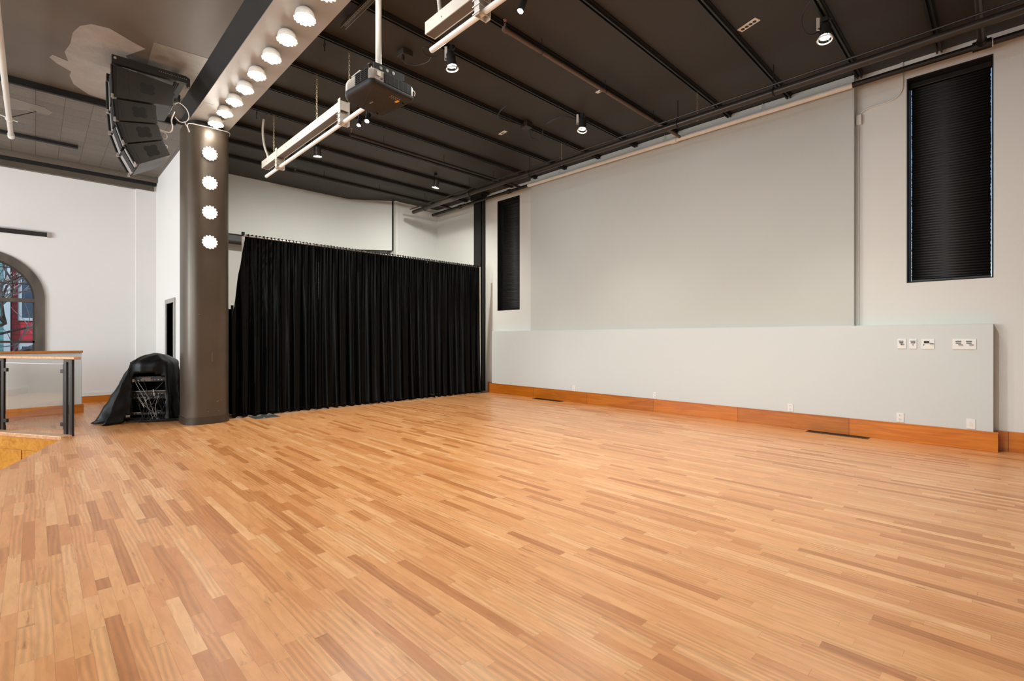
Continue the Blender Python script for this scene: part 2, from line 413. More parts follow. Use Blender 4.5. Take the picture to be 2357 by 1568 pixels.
# floor with the stair opening
P1 = (-8.62, 0.27); P2 = (-11.35, -1.30); P3 = (-6.93, -0.25); P4 = (-6.2, -0.48)
fl = MB()
fl.prism([(-13.2, 8.3), (-13.2, 0.27), P1, (-8.62, 8.3)], -0.12, 0)
fl.prism([(-8.62, 8.3), P1, P3, P4, (-6.2, 8.3)], -0.12, 0)
fl.prism([(-6.2, 8.3), (-6.2, -6.3), (5.3, -6.3), (5.3, 8.3)], -0.12, 0)
fl.prism([(-13.2, 0.27), (-13.2, -1.30), P2, P1], -0.12, 0)
fl.prism([(-13.2, -1.30), (-13.2, -6.3), (-11.35, -6.3), P2], -0.12, 0)
fl.prism([(-11.35, -4.2), (-11.35, -6.3), (-6.2, -6.3), (-6.2, -4.2)], -0.12, 0)
struct('floor', fl, M['floor'])

def ext(p, d): return (p[0] + d[0], p[1] + d[1])
# panelled sides of the stair opening
def side_wall(a, b, z0, z1, t, nx, ny, m, name):
    mb = MB(); mb.prism([a, b, (b[0] + nx * t, b[1] + ny * t), (a[0] + nx * t, a[1] + ny * t)], z0, z1)
    return struct(name, mb, m)
dxy = Vector((P2[0] - P1[0], P2[1] - P1[1])).normalized(); nrm = Vector((-dxy.y, dxy.x))
if nrm.y < 0: nrm = -nrm
fa = MB()
a = Vector(P1); b2 = Vector(P2)
def strip(p, q, z0, z1, off, th):
    pp = p - nrm * off; qq = q - nrm * off
    return [(pp.x, pp.y), (qq.x, qq.y), (qq.x + nrm.x * th, qq.y + nrm.y * th), (pp.x + nrm.x * th, pp.y + nrm.y * th)]
fa.prism(strip(a, b2, 0, 0, 0.0, 0.1), -1.3, -0.12)
fa.prism(strip(a, b2, 0, 0, 0.012, 0.012), -0.20, -0.03)
for k in range(5):
    p = a + (b2 - a) * (0.24 * k + 0.01); q = a + (b2 - a) * (0.24 * k + 0.235)
    fa.prism(strip(p, q, 0, 0, 0.012, 0.012), -1.28, -0.206)
struct('trim_1', fa, M['panelwood'], bevel=0.002)
nose = MB(); nose.prism(strip(a, b2, 0, 0, 0.03, 0.13), -0.03, 0.025)
struct('trim_2', nose, M['railwood'], bevel=0.008)
d2 = Vector((P3[0] - P1[0], P3[1] - P1[1])).normalized(); n2 = Vector((d2.y, -d2.x))
fb = MB(); e3 = Vector(P4); s1 = Vector(P1)
fb.prism([(s1.x, s1.y), (e3.x, e3.y), (e3.x + 0.08 * 0.3, e3.y + 0.08), (s1.x + 0.02, s1.y + 0.08)], -1.3, -0.12)
struct('trim_3', fb, M['panelwood'])
lf = MB(); lf.box(-13.2, -5.9, -4.4, 0.5, -1.42, -1.3); struct('floor_lower', lf, M['floor'])

# main wall with two window openings
W1 = (-8.655, -7.90, 1.966, 4.612); W2 = (-0.912, -0.120, 2.012, 4.628)
def wall_with_holes(name, x0, x1, y0, y1, z1, holes, m):
    mb = MB(); x = x0
    for (a0, a1, b0, b1) in sorted(holes):
        mb.box(x, a0, y0, y1, 0, z1); mb.box(a0, a1, y0, y1, 0, b0); mb.box(a0, a1, y0, y1, b1, z1); x = a1
    mb.box(x, x1, y0, y1, 0, z1)
    return struct(name, mb, m)
wall_with_holes('wall_right', -11.13, 5.3, YW, YW + 0.32, 4.9, [W1, W2], M['wall'])

# far wall (X = XF) with the arched opening
Yc, zs, R0, R1, zb = -0.75, 2.05, 0.76, 0.89, 0.62
wf = MB(); T = 0.34
Y0, Y1 = -6.3, YP + 0.12
def fx(poly): wf.prism(poly, XF - T, XF, 'x')
fx([(Y0, 0), (Yc - R0, 0), (Yc - R0, 4.9), (Y0, 4.9)])
fx([(Yc + R0, 0), (Y1, 0), (Y1, 4.9), (Yc + R0, 4.9)])
fx([(Yc - R0, 0), (Yc + R0, 0), (Yc + R0, zb), (Yc - R0, zb)])
NA = 28
for k in range(NA):
    a0 = PI * k / NA; a1 = PI * (k + 1) / NA
    p0 = (Yc + R0 * math.cos(a0), zs + R0 * math.sin(a0)); p1 = (Yc + R0 * math.cos(a1), zs + R0 * math.sin(a1))
    fx([p1, p0, (p0[0], 4.9), (p1[0], 4.9)])
struct('wall_far', wf, M['wall_far'])
pl = MB(); pl.box(XF, XF + 0.07, 1.53, YP, 0, 4.62); struct('trim_4', pl, M['wall_far'])

# partition wall with a doorway
pt = MB(); DX0, DX1, DZ = -11.72, -10.98, 1.98
pt.box(XF, DX0, YP, YP + 0.12, 0, 4.84); pt.box(DX1, -9.02, YP, YP + 0.12, 0, 4.84); pt.box(DX0, DX1, YP, YP + 0.12, DZ, 4.84)
struct('wall_partition', pt, M['wall_far'])
dr = MB(); f = 0.085
dr.box(DX0 - f, DX0, YP - 0.025, YP + 0.13, 0, DZ + f); dr.box(DX1, DX1 + f, YP - 0.025, YP + 0.13, 0, DZ + f); dr.box(DX0, DX1, YP - 0.025, YP + 0.13, DZ, DZ + f)
struct('door_1', dr, M['doorframe'], bevel=0.004)

# wall behind the drapes: bulkhead, facet, recess, corner strip
wb = MB()
BZ = 3.58
wb.prism([(-12.3, YP + 0.12), (-11.8, YP + 0.12), (-11.8, 5.74), (-11.19, 6.60), (-11.19, 6.62), (-12.3, 6.62)], BZ, 4.88)
struct('wall_bulkhead', wb, M['wall'])
wr = MB()
wr.box(-12.6, -12.3, YP + 0.12, 6.62, 0, 4.88)
wr.box(-12.6, -11.13, 6.66, 8.3, 0, 4.88)
wr.box(-11.13, -11.10, 6.67, 6.76, 0, 4.88)
struct('wall_back', wr, M['wall'])
tb = MB(); tb.prism([(-12.3, YP + 0.12), (-11.86, YP + 0.12), (-11.86, 5.74), (-11.3, 6.55), (-12.3, 6.55)], BZ - 0.14, BZ - 0.002)
struct('trim_5', tb, M['black'])
tg = MB(); tg.box(-12.5, -11.19, 6.615, 6.665, BZ, 4.88); struct('trim_6', tg, M['blackmatte'])

# walls behind the camera (tall window openings are assumed, added to let daylight in)
wk = MB(); holes = [(x - 0.95, x + 0.95, 0.85, 3.85) for x in (-10.2, -7.0, -3.8, -0.6)]
x = -13.2
for (a0, a1, b0, b1) in holes:
    wk.box(x, a0, -6.3, -6.0, 0, 4.9); wk.box(a0, a1, -6.3, -6.0, 0, b0); wk.box(a0, a1, -6.3, -6.0, b1, 4.9); x = a1
wk.box(x, 5.3, -6.3, -6.0, 0, 4.9)
struct('wall_front', wk, M['wall_far'])
we = MB(); we.box(5.0, 5.3, -6.3, 8.3, 0, 4.9); struct('wall_end', we, M['wall'])

# ceilings
c1 = MB(); c1.box(-13.4, 5.3, 1.65, 8.32, HC, HC + 0.1); struct('ceiling', c1, M['ceil'])
c2 = MB(); c2.box(-9.27, 5.3, -6.3, 1.66, HP, HP + 0.16); struct('ceiling_plaster', c2, M['plaster'])
c3 = MB(); c3.box(-13.4, -9.27, -6.3, YP + 0.1, HT, HT + 0.16); struct('ceiling_tiles', c3, M['tile'])
tbar = MB(); tbar.box(-9.30, -9.25, -6.0, 1.60, HT - 0.03, HP); struct('trim_7', tbar, M['blackmatte'])

# ceiling joist tracks
n_tr = 8
JX = [2.75, 1.92, 1.08, 0.24, -0.59, -1.40, -2.245, -3.10, -4.00, -4.78, -5.60, -6.44, -7.27, -8.08, -8.92, -9.75, -10.58]
for x in JX:
    j = MB()
    j.box(x - 0.045, x + 0.045, 2.24, YW - 0.06, HC - 0.018, HC)
    j.box(x - 0.030, x - 0.012, 2.24, YW - 0.06, HC - 0.055, HC - 0.018)
    j.box(x + 0.012, x + 0.030, 2.24, YW - 0.06, HC - 0.055, HC - 0.018)
    struct('trim_%d' % n_tr, j, M['black']); n_tr += 1
# left side: black track and the far cornice
j = MB(); j.box(-11.62, -11.54, -3.0, 0.55, HT - 0.05, HT); struct('trim_%d' % n_tr, j, M['blackmatte']); n_tr += 1
cn = MB(); prof = [(XF, HT), (XF + 0.30, HT), (XF + 0.30, HT - 0.03), (XF + 0.28, HT - 0.08), (XF + 0.25, HT - 0.10), (XF + 0.22, HT - 0.075), (XF, HT - 0.075)]
cn.prism(prof, -6.0, YP - 0.0, 'y')
struct('trim_%d' % n_tr, cn, M['plaster'], bevel=0.0); n_tr += 1
cn = MB(); cn.box(XF, XF + 0.16, -6.0, YP - 0.02, HT - 0.14, HT - 0.075); struct('trim_%d' % n_tr, cn, M['blackmatte']); n_tr += 1  # black band painted in place of the shadow under the cornice lip
cn = MB(); cn.box(XF, XF + 0.10, -6.0, YP - 0.04, HT - 0.25, HT - 0.14); struct('trim_%d' % n_tr, cn, M['plaster']); n_tr += 1

# patches of bare plaster on the ceiling by the speakers
def blob(pts, z, th, m, name, label):
    mb = MB(); mb.prism(pts, z - th, z); return single(name, mb, m, label, 'plaster patch')

# baseboards
def bboard(name, mb): return struct(name, mb, M['maple'], bevel=0.003)
b = MB(); b.box(-11.0, -9.40, YW - 0.02, YW, 0, 0.23); b.box(-9.0, -8.66, YW - 0.02, YW, 0, 0.23); b.box(-0.1, 5.0, YW - 0.025, YW, 0, 0.23); bboard('baseboard_right', b)
b = MB(); b.box(XF, XF + 0.022, -6.0, 1.53, 0, 0.13); struct('baseboard_far', b, M['maple_y'])
b = MB(); b.box(XF, XF + 0.035, -6.0, 1.53, 0.13, 0.21); struct('trim_%d' % n_tr, b, M['wall_far'], bevel=0.01); n_tr += 1

# windows in the main wall: black reveal, glass
def black_window(name, W):
    x0, x1, z0, z1 = W; root = bpy.data.objects.new(name, None); COL.objects.link(root); root['kind'] = 'structure'; root.location = ((x0 + x1) / 2, YW, z0)
    mb = MB(); t = 0.012
    mb.box(x0, x0 + t, YW - 0.004, YW + 0.32, z0, z1); mb.box(x1 - t, x1, YW - 0.004, YW + 0.32, z0, z1)
    mb.box(x0 + t, x1 - t, YW - 0.004, YW + 0.32, z1 - t, z1); mb.box(x0 + t, x1 - t, YW - 0.004, YW + 0.32, z0, z0 + t)
    part('window_reveal', mb, M['blackmatte'], root)
    g = MB(); g.box(x0 + t, x1 - t, YW + 0.27, YW + 0.276, z0 + t, z1 - t); part('window_pane', g, M['glass'], root)
    return root
black_window('window_1', W1); black_window('window_2', W2)

# pleated black blinds
def blind(W, label, name='window_blind'):
    x0, x1, z0, z1 = W; t = thing(name, label, 'blind', ((x0 + x1) / 2, YW + 0.16, z0 + 0.03), 'black pleated window blinds')
    y = YW + 0.16; g = 0.034
    mb = MB(); mb.box(x0 + 0.014, x1 - 0.014, y - 0.035, y + 0.03, z1 - 0.085, z1 - 0.02); part('head_rail', mb, M['duct'], t, bevel=0.006)
    n = int((z1 - z0 - 0.13) / 0.033); st = (z1 - z0 - 0.128) / n / 2; vs = []; fs = []
    rnd = random.Random(3)
    for i in range(2 * n + 1):
        z = z1 - 0.085 - i * st; yy = y - (0.016 if i % 2 else -0.010)
        e = rnd.uniform(-0.004, 0.004)
        vs += [(x0 + g + e, yy, z), (x1 - g * 0.7 + e, yy, z)]
    for i in range(2 * n): fs.append((2 * i, 2 * i + 1, 2 * i + 3, 2 * i + 2))
    mb = MB(); mb.add(vs, fs); o = part('pleated_fabric', mb, M['blind'], t)
    so = o.modifiers.new('thick', 'SOLIDIFY'); so.thickness = 0.002
    mb = MB(); zl = z1 - 0.085 - 2 * n * st; mb.box(x0 + g, x1 - g * 0.7, y - 0.018, y + 0.012, zl - 0.025, zl); part('bottom_rail', mb, M['duct'], t)
    return t
M['blind'] = mat('blind_fabric', rgb(30, 27, 24), 0.6, var=0.05, scale=5)
blind(W1, 'narrow black pleated blind in the small window beside the steel post')
blind(W2, 'wide black pleated blind in the large window at the right')

# =================================================================== MAIN WALL FURNITURE
# projection surface
ps = MB(); ps.box(-7.44, -1.452, 7.88, YW, 1.3, HC - 0.006)
single('projection_panel', ps, M['screen'], 'huge smooth greige projection surface built out from the wall above the low white wall', 'projection screen', bevel=0.004)
# low wall
t = thing('low_wall', 'long white waist-high wall with an orange maple skirting below the projection surface', 'half wall', (-4.4, 7.9, 0))
mb = MB(); mb.box(-8.69, -0.117, 7.845, 7.998, 0, 1.470); part('wall_body', mb, M['low'], t, bevel=0.004)
mb = MB(); mb.box(-8.75, -0.078, 7.815, 7.845, 0.0, 0.218); mb.box(-8.75, -8.69, 7.845, 7.97, 0, 0.218); mb.box(-0.117, -0.078, 7.845, 7.99, 0, 0.218)
part('skirting', mb, M['maple'], t, bevel=0.003, label='orange maple skirting board')
mb = MB(); mb.box(-8.76, -0.074, 7.808, 7.845, 0.218, 0.226); mb.box(-8.76, -2.2, 7.800, 7.815, 0, 0.018)
part('skirting_bead', mb, M['maple'], t)

# black steel post
t = thing('steel_post', 'narrow black floor-to-ceiling steel post standing against the wall between drapes and small window', 'post', (-9.2, 7.9, 0))
mb = MB(); mb.box(-9.38, -9.09, 7.86, 7.875, 0, HC); mb.box(-9.38, -9.09, 7.975, 7.99, 0, HC); mb.box(-9.245, -9.225, 7.875, 7.975, 0, HC)
mb.box(-9.38, -9.365, 7.86, 7.99, 0, HC); mb.box(-9.105, -9.09, 7.86, 7.99, 0, HC)
part('post_shaft', mb, M['black'], t)
mb = MB(); mb.box(-9.44, -9.03, 7.80, 7.99, 4.74, HC); part('post_cap', mb, M['black'], t)

# wall plates
def plate(name, x, z, w_, h_, label, cat, kind, group=None):
    y = 7.845; t = thing(name, label, cat, (x, y, z - h_ / 2), group)
    mb = MB(); mb.box(x - w_ / 2, x + w_ / 2, y - 0.009, y, z - h_ / 2, z + h_ / 2); part('cover', mb, M['white'], t, bevel=0.003)
    yy = y - 0.012
    def bx(cx, cz, ww, hh, m=M['black'], nm='socket', th=0.006):
        q = MB(); q.box(x + cx - ww / 2, x + cx + ww / 2, yy - th + 0.004, y - 0.0085, z + cz - hh / 2, z + cz + hh / 2); part(nm, q, m, t)
    if kind == 'lever':
        bx(-0.008, 0.033, 0.046, 0.010); bx(-0.006, 0.012, 0.040, 0.010)
        bx(0.006, -0.008, 0.036, 0.006, M['black'], 'switch_slider', 0.014); bx(-0.006, -0.006, 0.006, 0.02, M['dark'], 'pin')
    if kind == 'lever2':
        bx(0, 0.033, 0.048, 0.010); bx(0, 0.012, 0.042, 0.010); bx(0.0, -0.014, 0.004, 0.024, M['dark'], 'pin')
    if kind == 'wide':
        bx(-0.012, 0.022, 0.05, 0.028); bx(-0.038, -0.012, 0.006, 0.02, M['dark'], 'pin'); bx(0.036, 0.002, 0.036, 0.008, M['black'], 'switch_slider', 0.014)
    if kind == 'double':
        for s in (-0.062, 0.03):
            bx(s + 0.01, 0.033, 0.05, 0.010); bx(s + 0.01, 0.012, 0.045, 0.010); bx(s + 0.03, -0.008, 0.04, 0.006, M['black'], 'switch_slider', 0.014)
    if kind == 'outlet':
        for s in (0.026, -0.026):
            bx(0, s, 0.032, 0.038, M['whitemetal'], 'receptacle', 0.004)
            for q in (-0.007, 0.007): bx(q, s + 0.004, 0.003, 0.009, M['dark'], 'slot', 0.005)
    if kind == 'switch': bx(0, 0, 0.03, 0.06, M['whitemetal'], 'rocker', 0.004)
    return t
plate('switch_plate', -0.941, 1.232, 0.088, 0.125, 'leftmost of the white switch plates near the top right of the low wall', 'wall plate', 'lever', 'wall plates on the low wall')
plate('switch_plate', -0.832, 1.232, 0.074, 0.125, 'second white switch plate from the left, narrow, on the low wall', 'wall plate', 'lever2', 'wall plates on the low wall')
plate('switch_plate', -0.690, 1.232, 0.125, 0.125, 'third white switch plate from the left with one square black socket', 'wall plate', 'wide', 'wall plates on the low wall')
plate('switch_plate', -0.362, 1.232, 0.208, 0.125, 'widest white plate with two pairs of black slots, rightmost of the upper row', 'wall plate', 'double', 'wall plates on the low wall')
plate('power_outlet', -0.957, 0.295, 0.074, 0.118, 'white power outlet just above the skirting below the leftmost switch plate', 'outlet', 'outlet', 'power outlets on the low wall')
plate('blank_plate', -0.304, 0.295, 0.078, 0.118, 'white blank plate above the skirting at the right end of the low wall', 'wall plate', 'switch')
plate('power_outlet', -2.215, 0.292, 0.07, 0.114, 'white power outlet above the skirting near the right floor vent', 'outlet', 'outlet', 'power outlets on the low wall')
plate('power_outlet', -4.378, 0.285, 0.07, 0.114, 'white power outlet above the skirting in the middle of the low wall', 'outlet', 'outlet', 'power outlets on the low wall')
plate('power_outlet', -6.19, 0.28, 0.07, 0.114, 'white power outlet above the skirting close to the left floor vent', 'outlet', 'outlet', 'power outlets on the low wall')

# floor vents
def floor_vent(x0, x1, y0, y1, label):
    t = thing('floor_vent', label, 'floor vent', ((x0 + x1) / 2, (y0 + y1) / 2, 0), 'bronze floor vents')
    mb = MB(); b = 0.018
    mb.box(x0, x1, y0, y0 + b, 0, 0.006); mb.box(x0, x1, y1 - b, y1, 0, 0.006); mb.box(x0, x0 + b, y0 + b, y1 - b, 0, 0.006); mb.box(x1 - b, x1, y0 + b, y1 - b, 0, 0.006)
    part('vent_frame', mb, M['bronze'], t)
    mb = MB(); mb.box(x0 + b, x1 - b, y0 + b, y1 - b, 0.0, 0.0012); part('vent_well', mb, M['blackmatte'], t)
    mb = MB(); n = int((x1 - x0 - 2 * b) / 0.022)
    for i in range(n): xx = x0 + b + (i + 0.5) * (x1 - x0 - 2 * b) / n; mb.box(xx - 0.003, xx + 0.003, y0 + b, y1 - b, 0.0012, 0.004)
    mb.box(x0 + b, x1 - b, (y0 + y1) / 2 - 0.003, (y0 + y1) / 2 + 0.003, 0.0012, 0.0045)
    part('vent_grille', mb, M['bronze'], t)
floor_vent(-1.97, -1.262, 7.655, 7.795, 'bronze floor vent set in the boards near the right end of the low wall')
floor_vent(-7.18, -6.42, 7.655, 7.795, 'dark floor vent set in the boards by the left part of the low wall')

# conduit on the main wall
t = thing('wall_conduit', 'thin cream conduit curving down the wall between projection surface and tall window', 'conduit', (-1.43, 7.99, 1.47))
mb = MB(); r = 0.011; y = YW - 0.012
pts = [(-0.955, y, 4.86), (-0.953, y, 4.62), (-0.953, y, 4.54), (-0.962, y, 4.50), (-0.985, y, 4.455), (-1.03, y, 4.42), (-1.08, y, 4.405), (-1.20, y, 4.395), (-1.30, y, 4.39), (-1.36, y, 4.375), (-1.395, y, 4.35), (-1.412, y, 4.32)]
mb.tube(pts, r, 8); part('conduit_upper', mb, M['wall'], t)
mb = MB(); mb.box(-1.444, -1.385, YW - 0.05, YW, 4.19, 4.325); part('junction_box', mb, M['wall'], t, bevel=0.004)
mb = MB(); mb.tube([(-1.416, y, 4.19), (-1.420, y, 4.0), (-1.424, y, 3.6), (-1.424, y, 1.47)], 0.009, 8); part('conduit_lower', mb, M['wall'], t)

# wall pipe along the top of the wall: black, painted white where it crosses the projection surface
t = thing('sprinkler_pipe', 'long ceiling pipe along the wall, black with a white middle across the projection surface', 'pipe', (-4.4, 7.80, 4.68))
PZ = 4.683
mb = MB(); mb.tube([(-11.06, 7.80, PZ), (-7.44, 7.80, PZ)], 0.034, 14); part('black_pipe_section', mb, M['black'], t, label='black left section of pipe')
mb = MB(); mb.tube([(-7.44, 7.80, PZ), (-1.455, 7.80, PZ)], 0.037, 14); part('white_pipe_section', mb, M['pipewhite'], t, label='white middle section of pipe')
mb = MB(); mb.tube([(-1.455, 7.80, PZ), (4.9, 7.80, PZ)], 0.036, 14); part('black_pipe_section', mb, M['black'], t, label='black right section of pipe')
for x in (-9.85, -8.05, -4.0):
    mb = MB(); mb.tube([(x - 0.05, 7.80, PZ), (x + 0.05, 7.80, PZ)], 0.048, 12); part('coupling', mb, M['pipewhite'] if x == -4.0 else M['black'], t)
mb = MB(); mb.tube([(-0.29, 7.80, PZ), (-0.13, 7.80, PZ)], 0.055, 12); mb.tube([(-0.21, 7.80, PZ), (-0.21, 7.70, PZ + 0.02)], 0.045, 12); part('tee_fitting', mb, M['black'], t)
mb = MB(); mb.tube([(-0.125, 7.80, PZ), (-0.118, 7.80, PZ)], 0.05, 12); part('seal_ring', mb, M['pipewhite'], t)
for x in (-9.7, -6.6, -4.2, -2.6):
    mb = MB(); mb.tube([(x, 7.80, PZ + 0.03), (x, 7.84, PZ + 0.12), (x, 7.86, HC - 0.01)], 0.006, 6); part('pipe_hanger', mb, M['pipewhite'] if -7.4 < x < -1.4 else M['black'], t)

mb = MB(); mb.tube([(-0.21, 2.32, 4.74), (-0.21, 7.72, 4.70)], 0.034, 12)
o = single('branch_pipe', mb, M['pipe'], 'dark pipe under the ceiling at the far right, joining the wall pipe', 'pipe')
mb = MB(); mb.tube([(-0.21, 7.27, 4.703), (-0.21, 7.295, 4.703)], 0.042, 12); mb.v = [tuple(Vector(v) - o.location) for v in mb.v]
q = part('collar', mb, M['steel'], o, local=True)

def smooth_path(pts, sub=6):
    P = [Vector(p) for p in pts]; out = []
    for k in range(len(P) - 1):
        p0, p1, p2, p3 = P[max(k - 1, 0)], P[k], P[k + 1], P[min(k + 2, len(P) - 1)]
        for i in range(sub):
            f_ = i / sub; out.append(0.5 * ((2 * p1) + (p2 - p0) * f_ + (2 * p0 - 5 * p1 + 4 * p2 - p3) * f_ ** 2 + (3 * p1 - p0 - 3 * p2 + p3) * f_ ** 3))
    return out + [P[-1]]
def single_tube(name, pts, r, m, label, cat, group=None, n=10, parent=None):
    pts = smooth_path(pts)
    if parent is not None: mb = MB(); mb.tube(pts, r, n); return part(name, mb, m, parent)
    mb = MB(); mb.tube(pts, r, n); return single(name, mb, m, label, cat, group)
t = thing('rigging_pipe', 'thick dark rigging pipe hung on chains below the ceiling joists parallel to the wall', 'pipe', (-4, 6.75, 4.45))
mb = MB(); mb.tube([(-10.40, 6.75, 4.45), (4.9, 6.75, 4.45)], 0.045, 16); part('main_pipe', mb, M['pipe'], t)
mb = MB(); mb.tube([(-10.54, 6.75, 4.548), (-0.3, 6.75, 4.548), (4.9, 6.75, 4.56)], 0.013, 8); part('conduit', mb, M['pipe'], t)
for x in (-9.9, -8.2, -6.4, -3.4, -2.1, 0.6):
    mb = MB(); mb.torus((x, 6.75, 4.45), 0.052, 0.009, Matrix.Rotation(PI / 2, 3, 'Y'), 14, 6); mb.tube([(x, 6.75, 4.50), (x, 6.75, 4.80)], 0.006, 6); part('pipe_clamp', mb, M['black'], t)
mb = MB(); mb.tube([(-3.9, 6.75, 4.45), (-3.2, 6.75, 4.45)], 0.0475, 16); part('sleeve', mb, M['duct'], t)

# chain builder: every link real
def chain_mb(x, y, z0, z1, L=0.036, wR=0.011, r=0.0028):
    mb = MB(); n = max(2, int((z1 - z0) / (L * 0.78))); st = (z1 - z0) / n
    for i in range(n):
        c = (x, y, z0 + (i + 0.5) * st)
        rot = Matrix.Rotation(PI / 2 * (i % 2), 3, 'Z') @ Matrix.Rotation(PI / 2, 3, 'X') @ Matrix.Scale(1, 3)
        mb.torus(c, wR, r, rot, 8, 4, sy=(L * 0.5) / wR)
    return mb
def chain(x, y, z0, z1, label, m, group='hanging chains', parent=None):
    mb = chain_mb(x, y, z0, z1); return single('hanging_chain', mb, m, label, 'chain', group)
M['brass'] = mat('chain_metal', rgb(176, 162, 132), 0.35, metal=0.8)
chain(-5.60, 6.74, 4.40, 4.805, 'steel chain holding the rigging pipe beside the small window', M['brass'])
chain(-3.10, 6.74, 4.40, 4.805, 'steel chain holding the rigging pipe near the middle of the projection surface', M['brass'])

# sprinkler branch pipes
def branch(x, y0, y1, z, m, label, head=True):
    t = thing('sprinkler_branch', label, 'pipe', (x, (y0 + y1) / 2, z), 'sprinkler branch pipes under the ceiling')
    mb = MB(); mb.tube([(x, y0, z), (x, y1, z)], 0.024, 12); mb.lathe([(0.028, -0.03), (0.032, 0), (0.028, 0.03)], (x, y0, z), 12, Matrix.Rotation(PI / 2, 3, 'X')); part('pipe_run', mb, m, t)
    mb = MB(); mb.lathe([(0.012, 0), (0.014, 0.03), (0.012, 0.045)], (x, y0 - 0.0, z + 0.02), 10); part('sprinkler_body', mb, M['steel'], t)
    mb = MB(); mb.torus((x, y0, z + 0.085), 0.018, 0.003, Matrix.Rotation(PI / 2, 3, 'X'), 10, 4); mb.lathe([(0.002, 0), (0.02, 0.001), (0.021, 0.003), (0.002, 0.004)], (x, y0, z + 0.103), 12); part('sprinkler_deflector', mb, M['copper'], t)
    for yy in (y0 + 0.6, y0 + 1.9, y0 + 3.2):
        if yy < y1: mb = MB(); mb.tube([(x, yy, z), (x, yy, HC)], 0.005, 6); mb.torus((x, yy, z), 0.03, 0.004, Matrix.Rotation(PI / 2, 3, 'X'), 12, 4); part('pipe_hanger', mb, M['black'], t)
branch(-3.88, 3.70, 7.78, 4.70, mat('pipe_taupe', rgb(96, 76, 62), 0.4, var=0.2, scale=5), 'brownish sprinkler pipe with a copper head, ending below the second hanging raceway')
branch(-7.68, 3.78, 7.78, 4.70, M['pipe'], 'dark sprinkler pipe starting behind the projector and running to the wall')
branch(-10.2, 3.80, 7.90, 4.70, M['pipe'], 'dark sprinkler pipe deepest in the left corner above the drapes')

# white ceiling outlet plates in a row
def ceiling_plate(x, y, s, label, kind):
    t = thing('ceiling_outlet_plate', label, 'outlet plate', (x, y, HC - 0.01), 'outlet plates on the ceiling', rz=math.radians(-18) if kind == 4 else math.radians(-8))
    mb = MB(); w_ = 0.118 * s; mb.box(-w_, w_, -0.042 * s, 0.042 * s, 0, 0.01); part('plate', mb, M['whitemetal'], t, local=True, bevel=0.002)
    for k in range(kind):
        mb = MB(); xx = (k - (kind - 1) / 2) * 0.05 * s; mb.lathe([(0.0005, -0.002), (0.021 * s, -0.002), (0.021 * s, 0.001)], (xx, 0, 0), 14); part('socket', mb, M['black'], t, local=True)
    return t
ceiling_plate(-2.06, 5.78, 1.0, 'white four-socket outlet plate on the ceiling left of the brightest spotlight', 4)
ceiling_plate(-4.10, 5.80, 0.62, 'small white outlet plate on the ceiling above the middle of the projection surface', 1)
ceiling_plate(-6.12, 5.78, 0.75, 'outlet plate on the ceiling between projector and projection surface', 2)
ceiling_plate(-8.14, 5.80, 0.55, 'faint outlet plate on the ceiling above the drapes', 1)

# ceiling junction boxes with cords
t = thing('junction_box', 'dark ceiling junction box with a hanging plug cord right of the projector pole', 'junction box', (-5.24, 3.28, HC - 0.07), 'ceiling junction boxes')
mb = MB(); mb.box(-5.31, -5.17, 3.21, 3.35, HC - 0.07, HC); part('box_body', mb, M['ceil'], t, bevel=0.006)
mb = MB(); mb.lathe([(0.018, 0), (0.02, 0.03), (0.012, 0.06)], (-5.22, 3.24, HC - 0.13), 10); part('plug', mb, M['black'], t)
cz = HC - 0.12
single_tube('power_cord', [(-5.22, 3.24, cz), (-5.20, 3.27, cz - 0.05), (-5.12, 3.36, cz - 0.07), (-4.98, 3.44, cz - 0.05), (-4.86, 3.42, cz - 0.01), (-4.80, 3.33, cz), (-4.86, 3.28, cz), (-4.90, 3.36, cz - 0.03), (-4.82, 3.44, cz - 0.05), (-4.74, 3.45, cz - 0.05)], 0.006, M['cable_b'], 'thin black cord looping from the junction box to the spotlight right of the projector', 'cable', n=6, parent=t)
t = thing('junction_box', 'dark junction box on the ceiling joist above the small spotlight by the projection surface', 'junction box', (-5.55, 5.78, HC - 0.10), 'ceiling junction boxes')
mb = MB(); mb.box(-5.63, -5.48, 5.71, 5.85, HC - 0.10, HC); part('box_body', mb, M['pipe'], t, bevel=0.006)
cz = HC - 0.09
single_tube('power_cord', [(-5.33, 5.10, cz + 0.05), (-5.44, 5.08, cz), (-5.56, 5.16, cz - 0.02), (-5.60, 5.35, cz), (-5.56, 5.55, cz), (-5.55, 5.71, cz)], 0.010, M['cable_b'], 'dark flexible cable curling into the junction box on the joist', 'cable', n=8, parent=t)
single_tube('power_cord', [(-5.55, 5.84, cz), (-5.66, 6.02, cz - 0.06), (-5.60, 6.10, cz - 0.07), (-5.50, 6.10, cz - 0.05), (-5.35, 5.98, cz), (-5.20, 5.96, cz + 0.04), (-4.98, 6.02, cz + 0.07), (-4.86, 6.12, cz + 0.04), (-4.79, 6.2, cz)], 0.007, M['cable_b'], 'dark cord sagging from the joist box to the small spotlight near the wall', 'cable', n=6, parent=t)

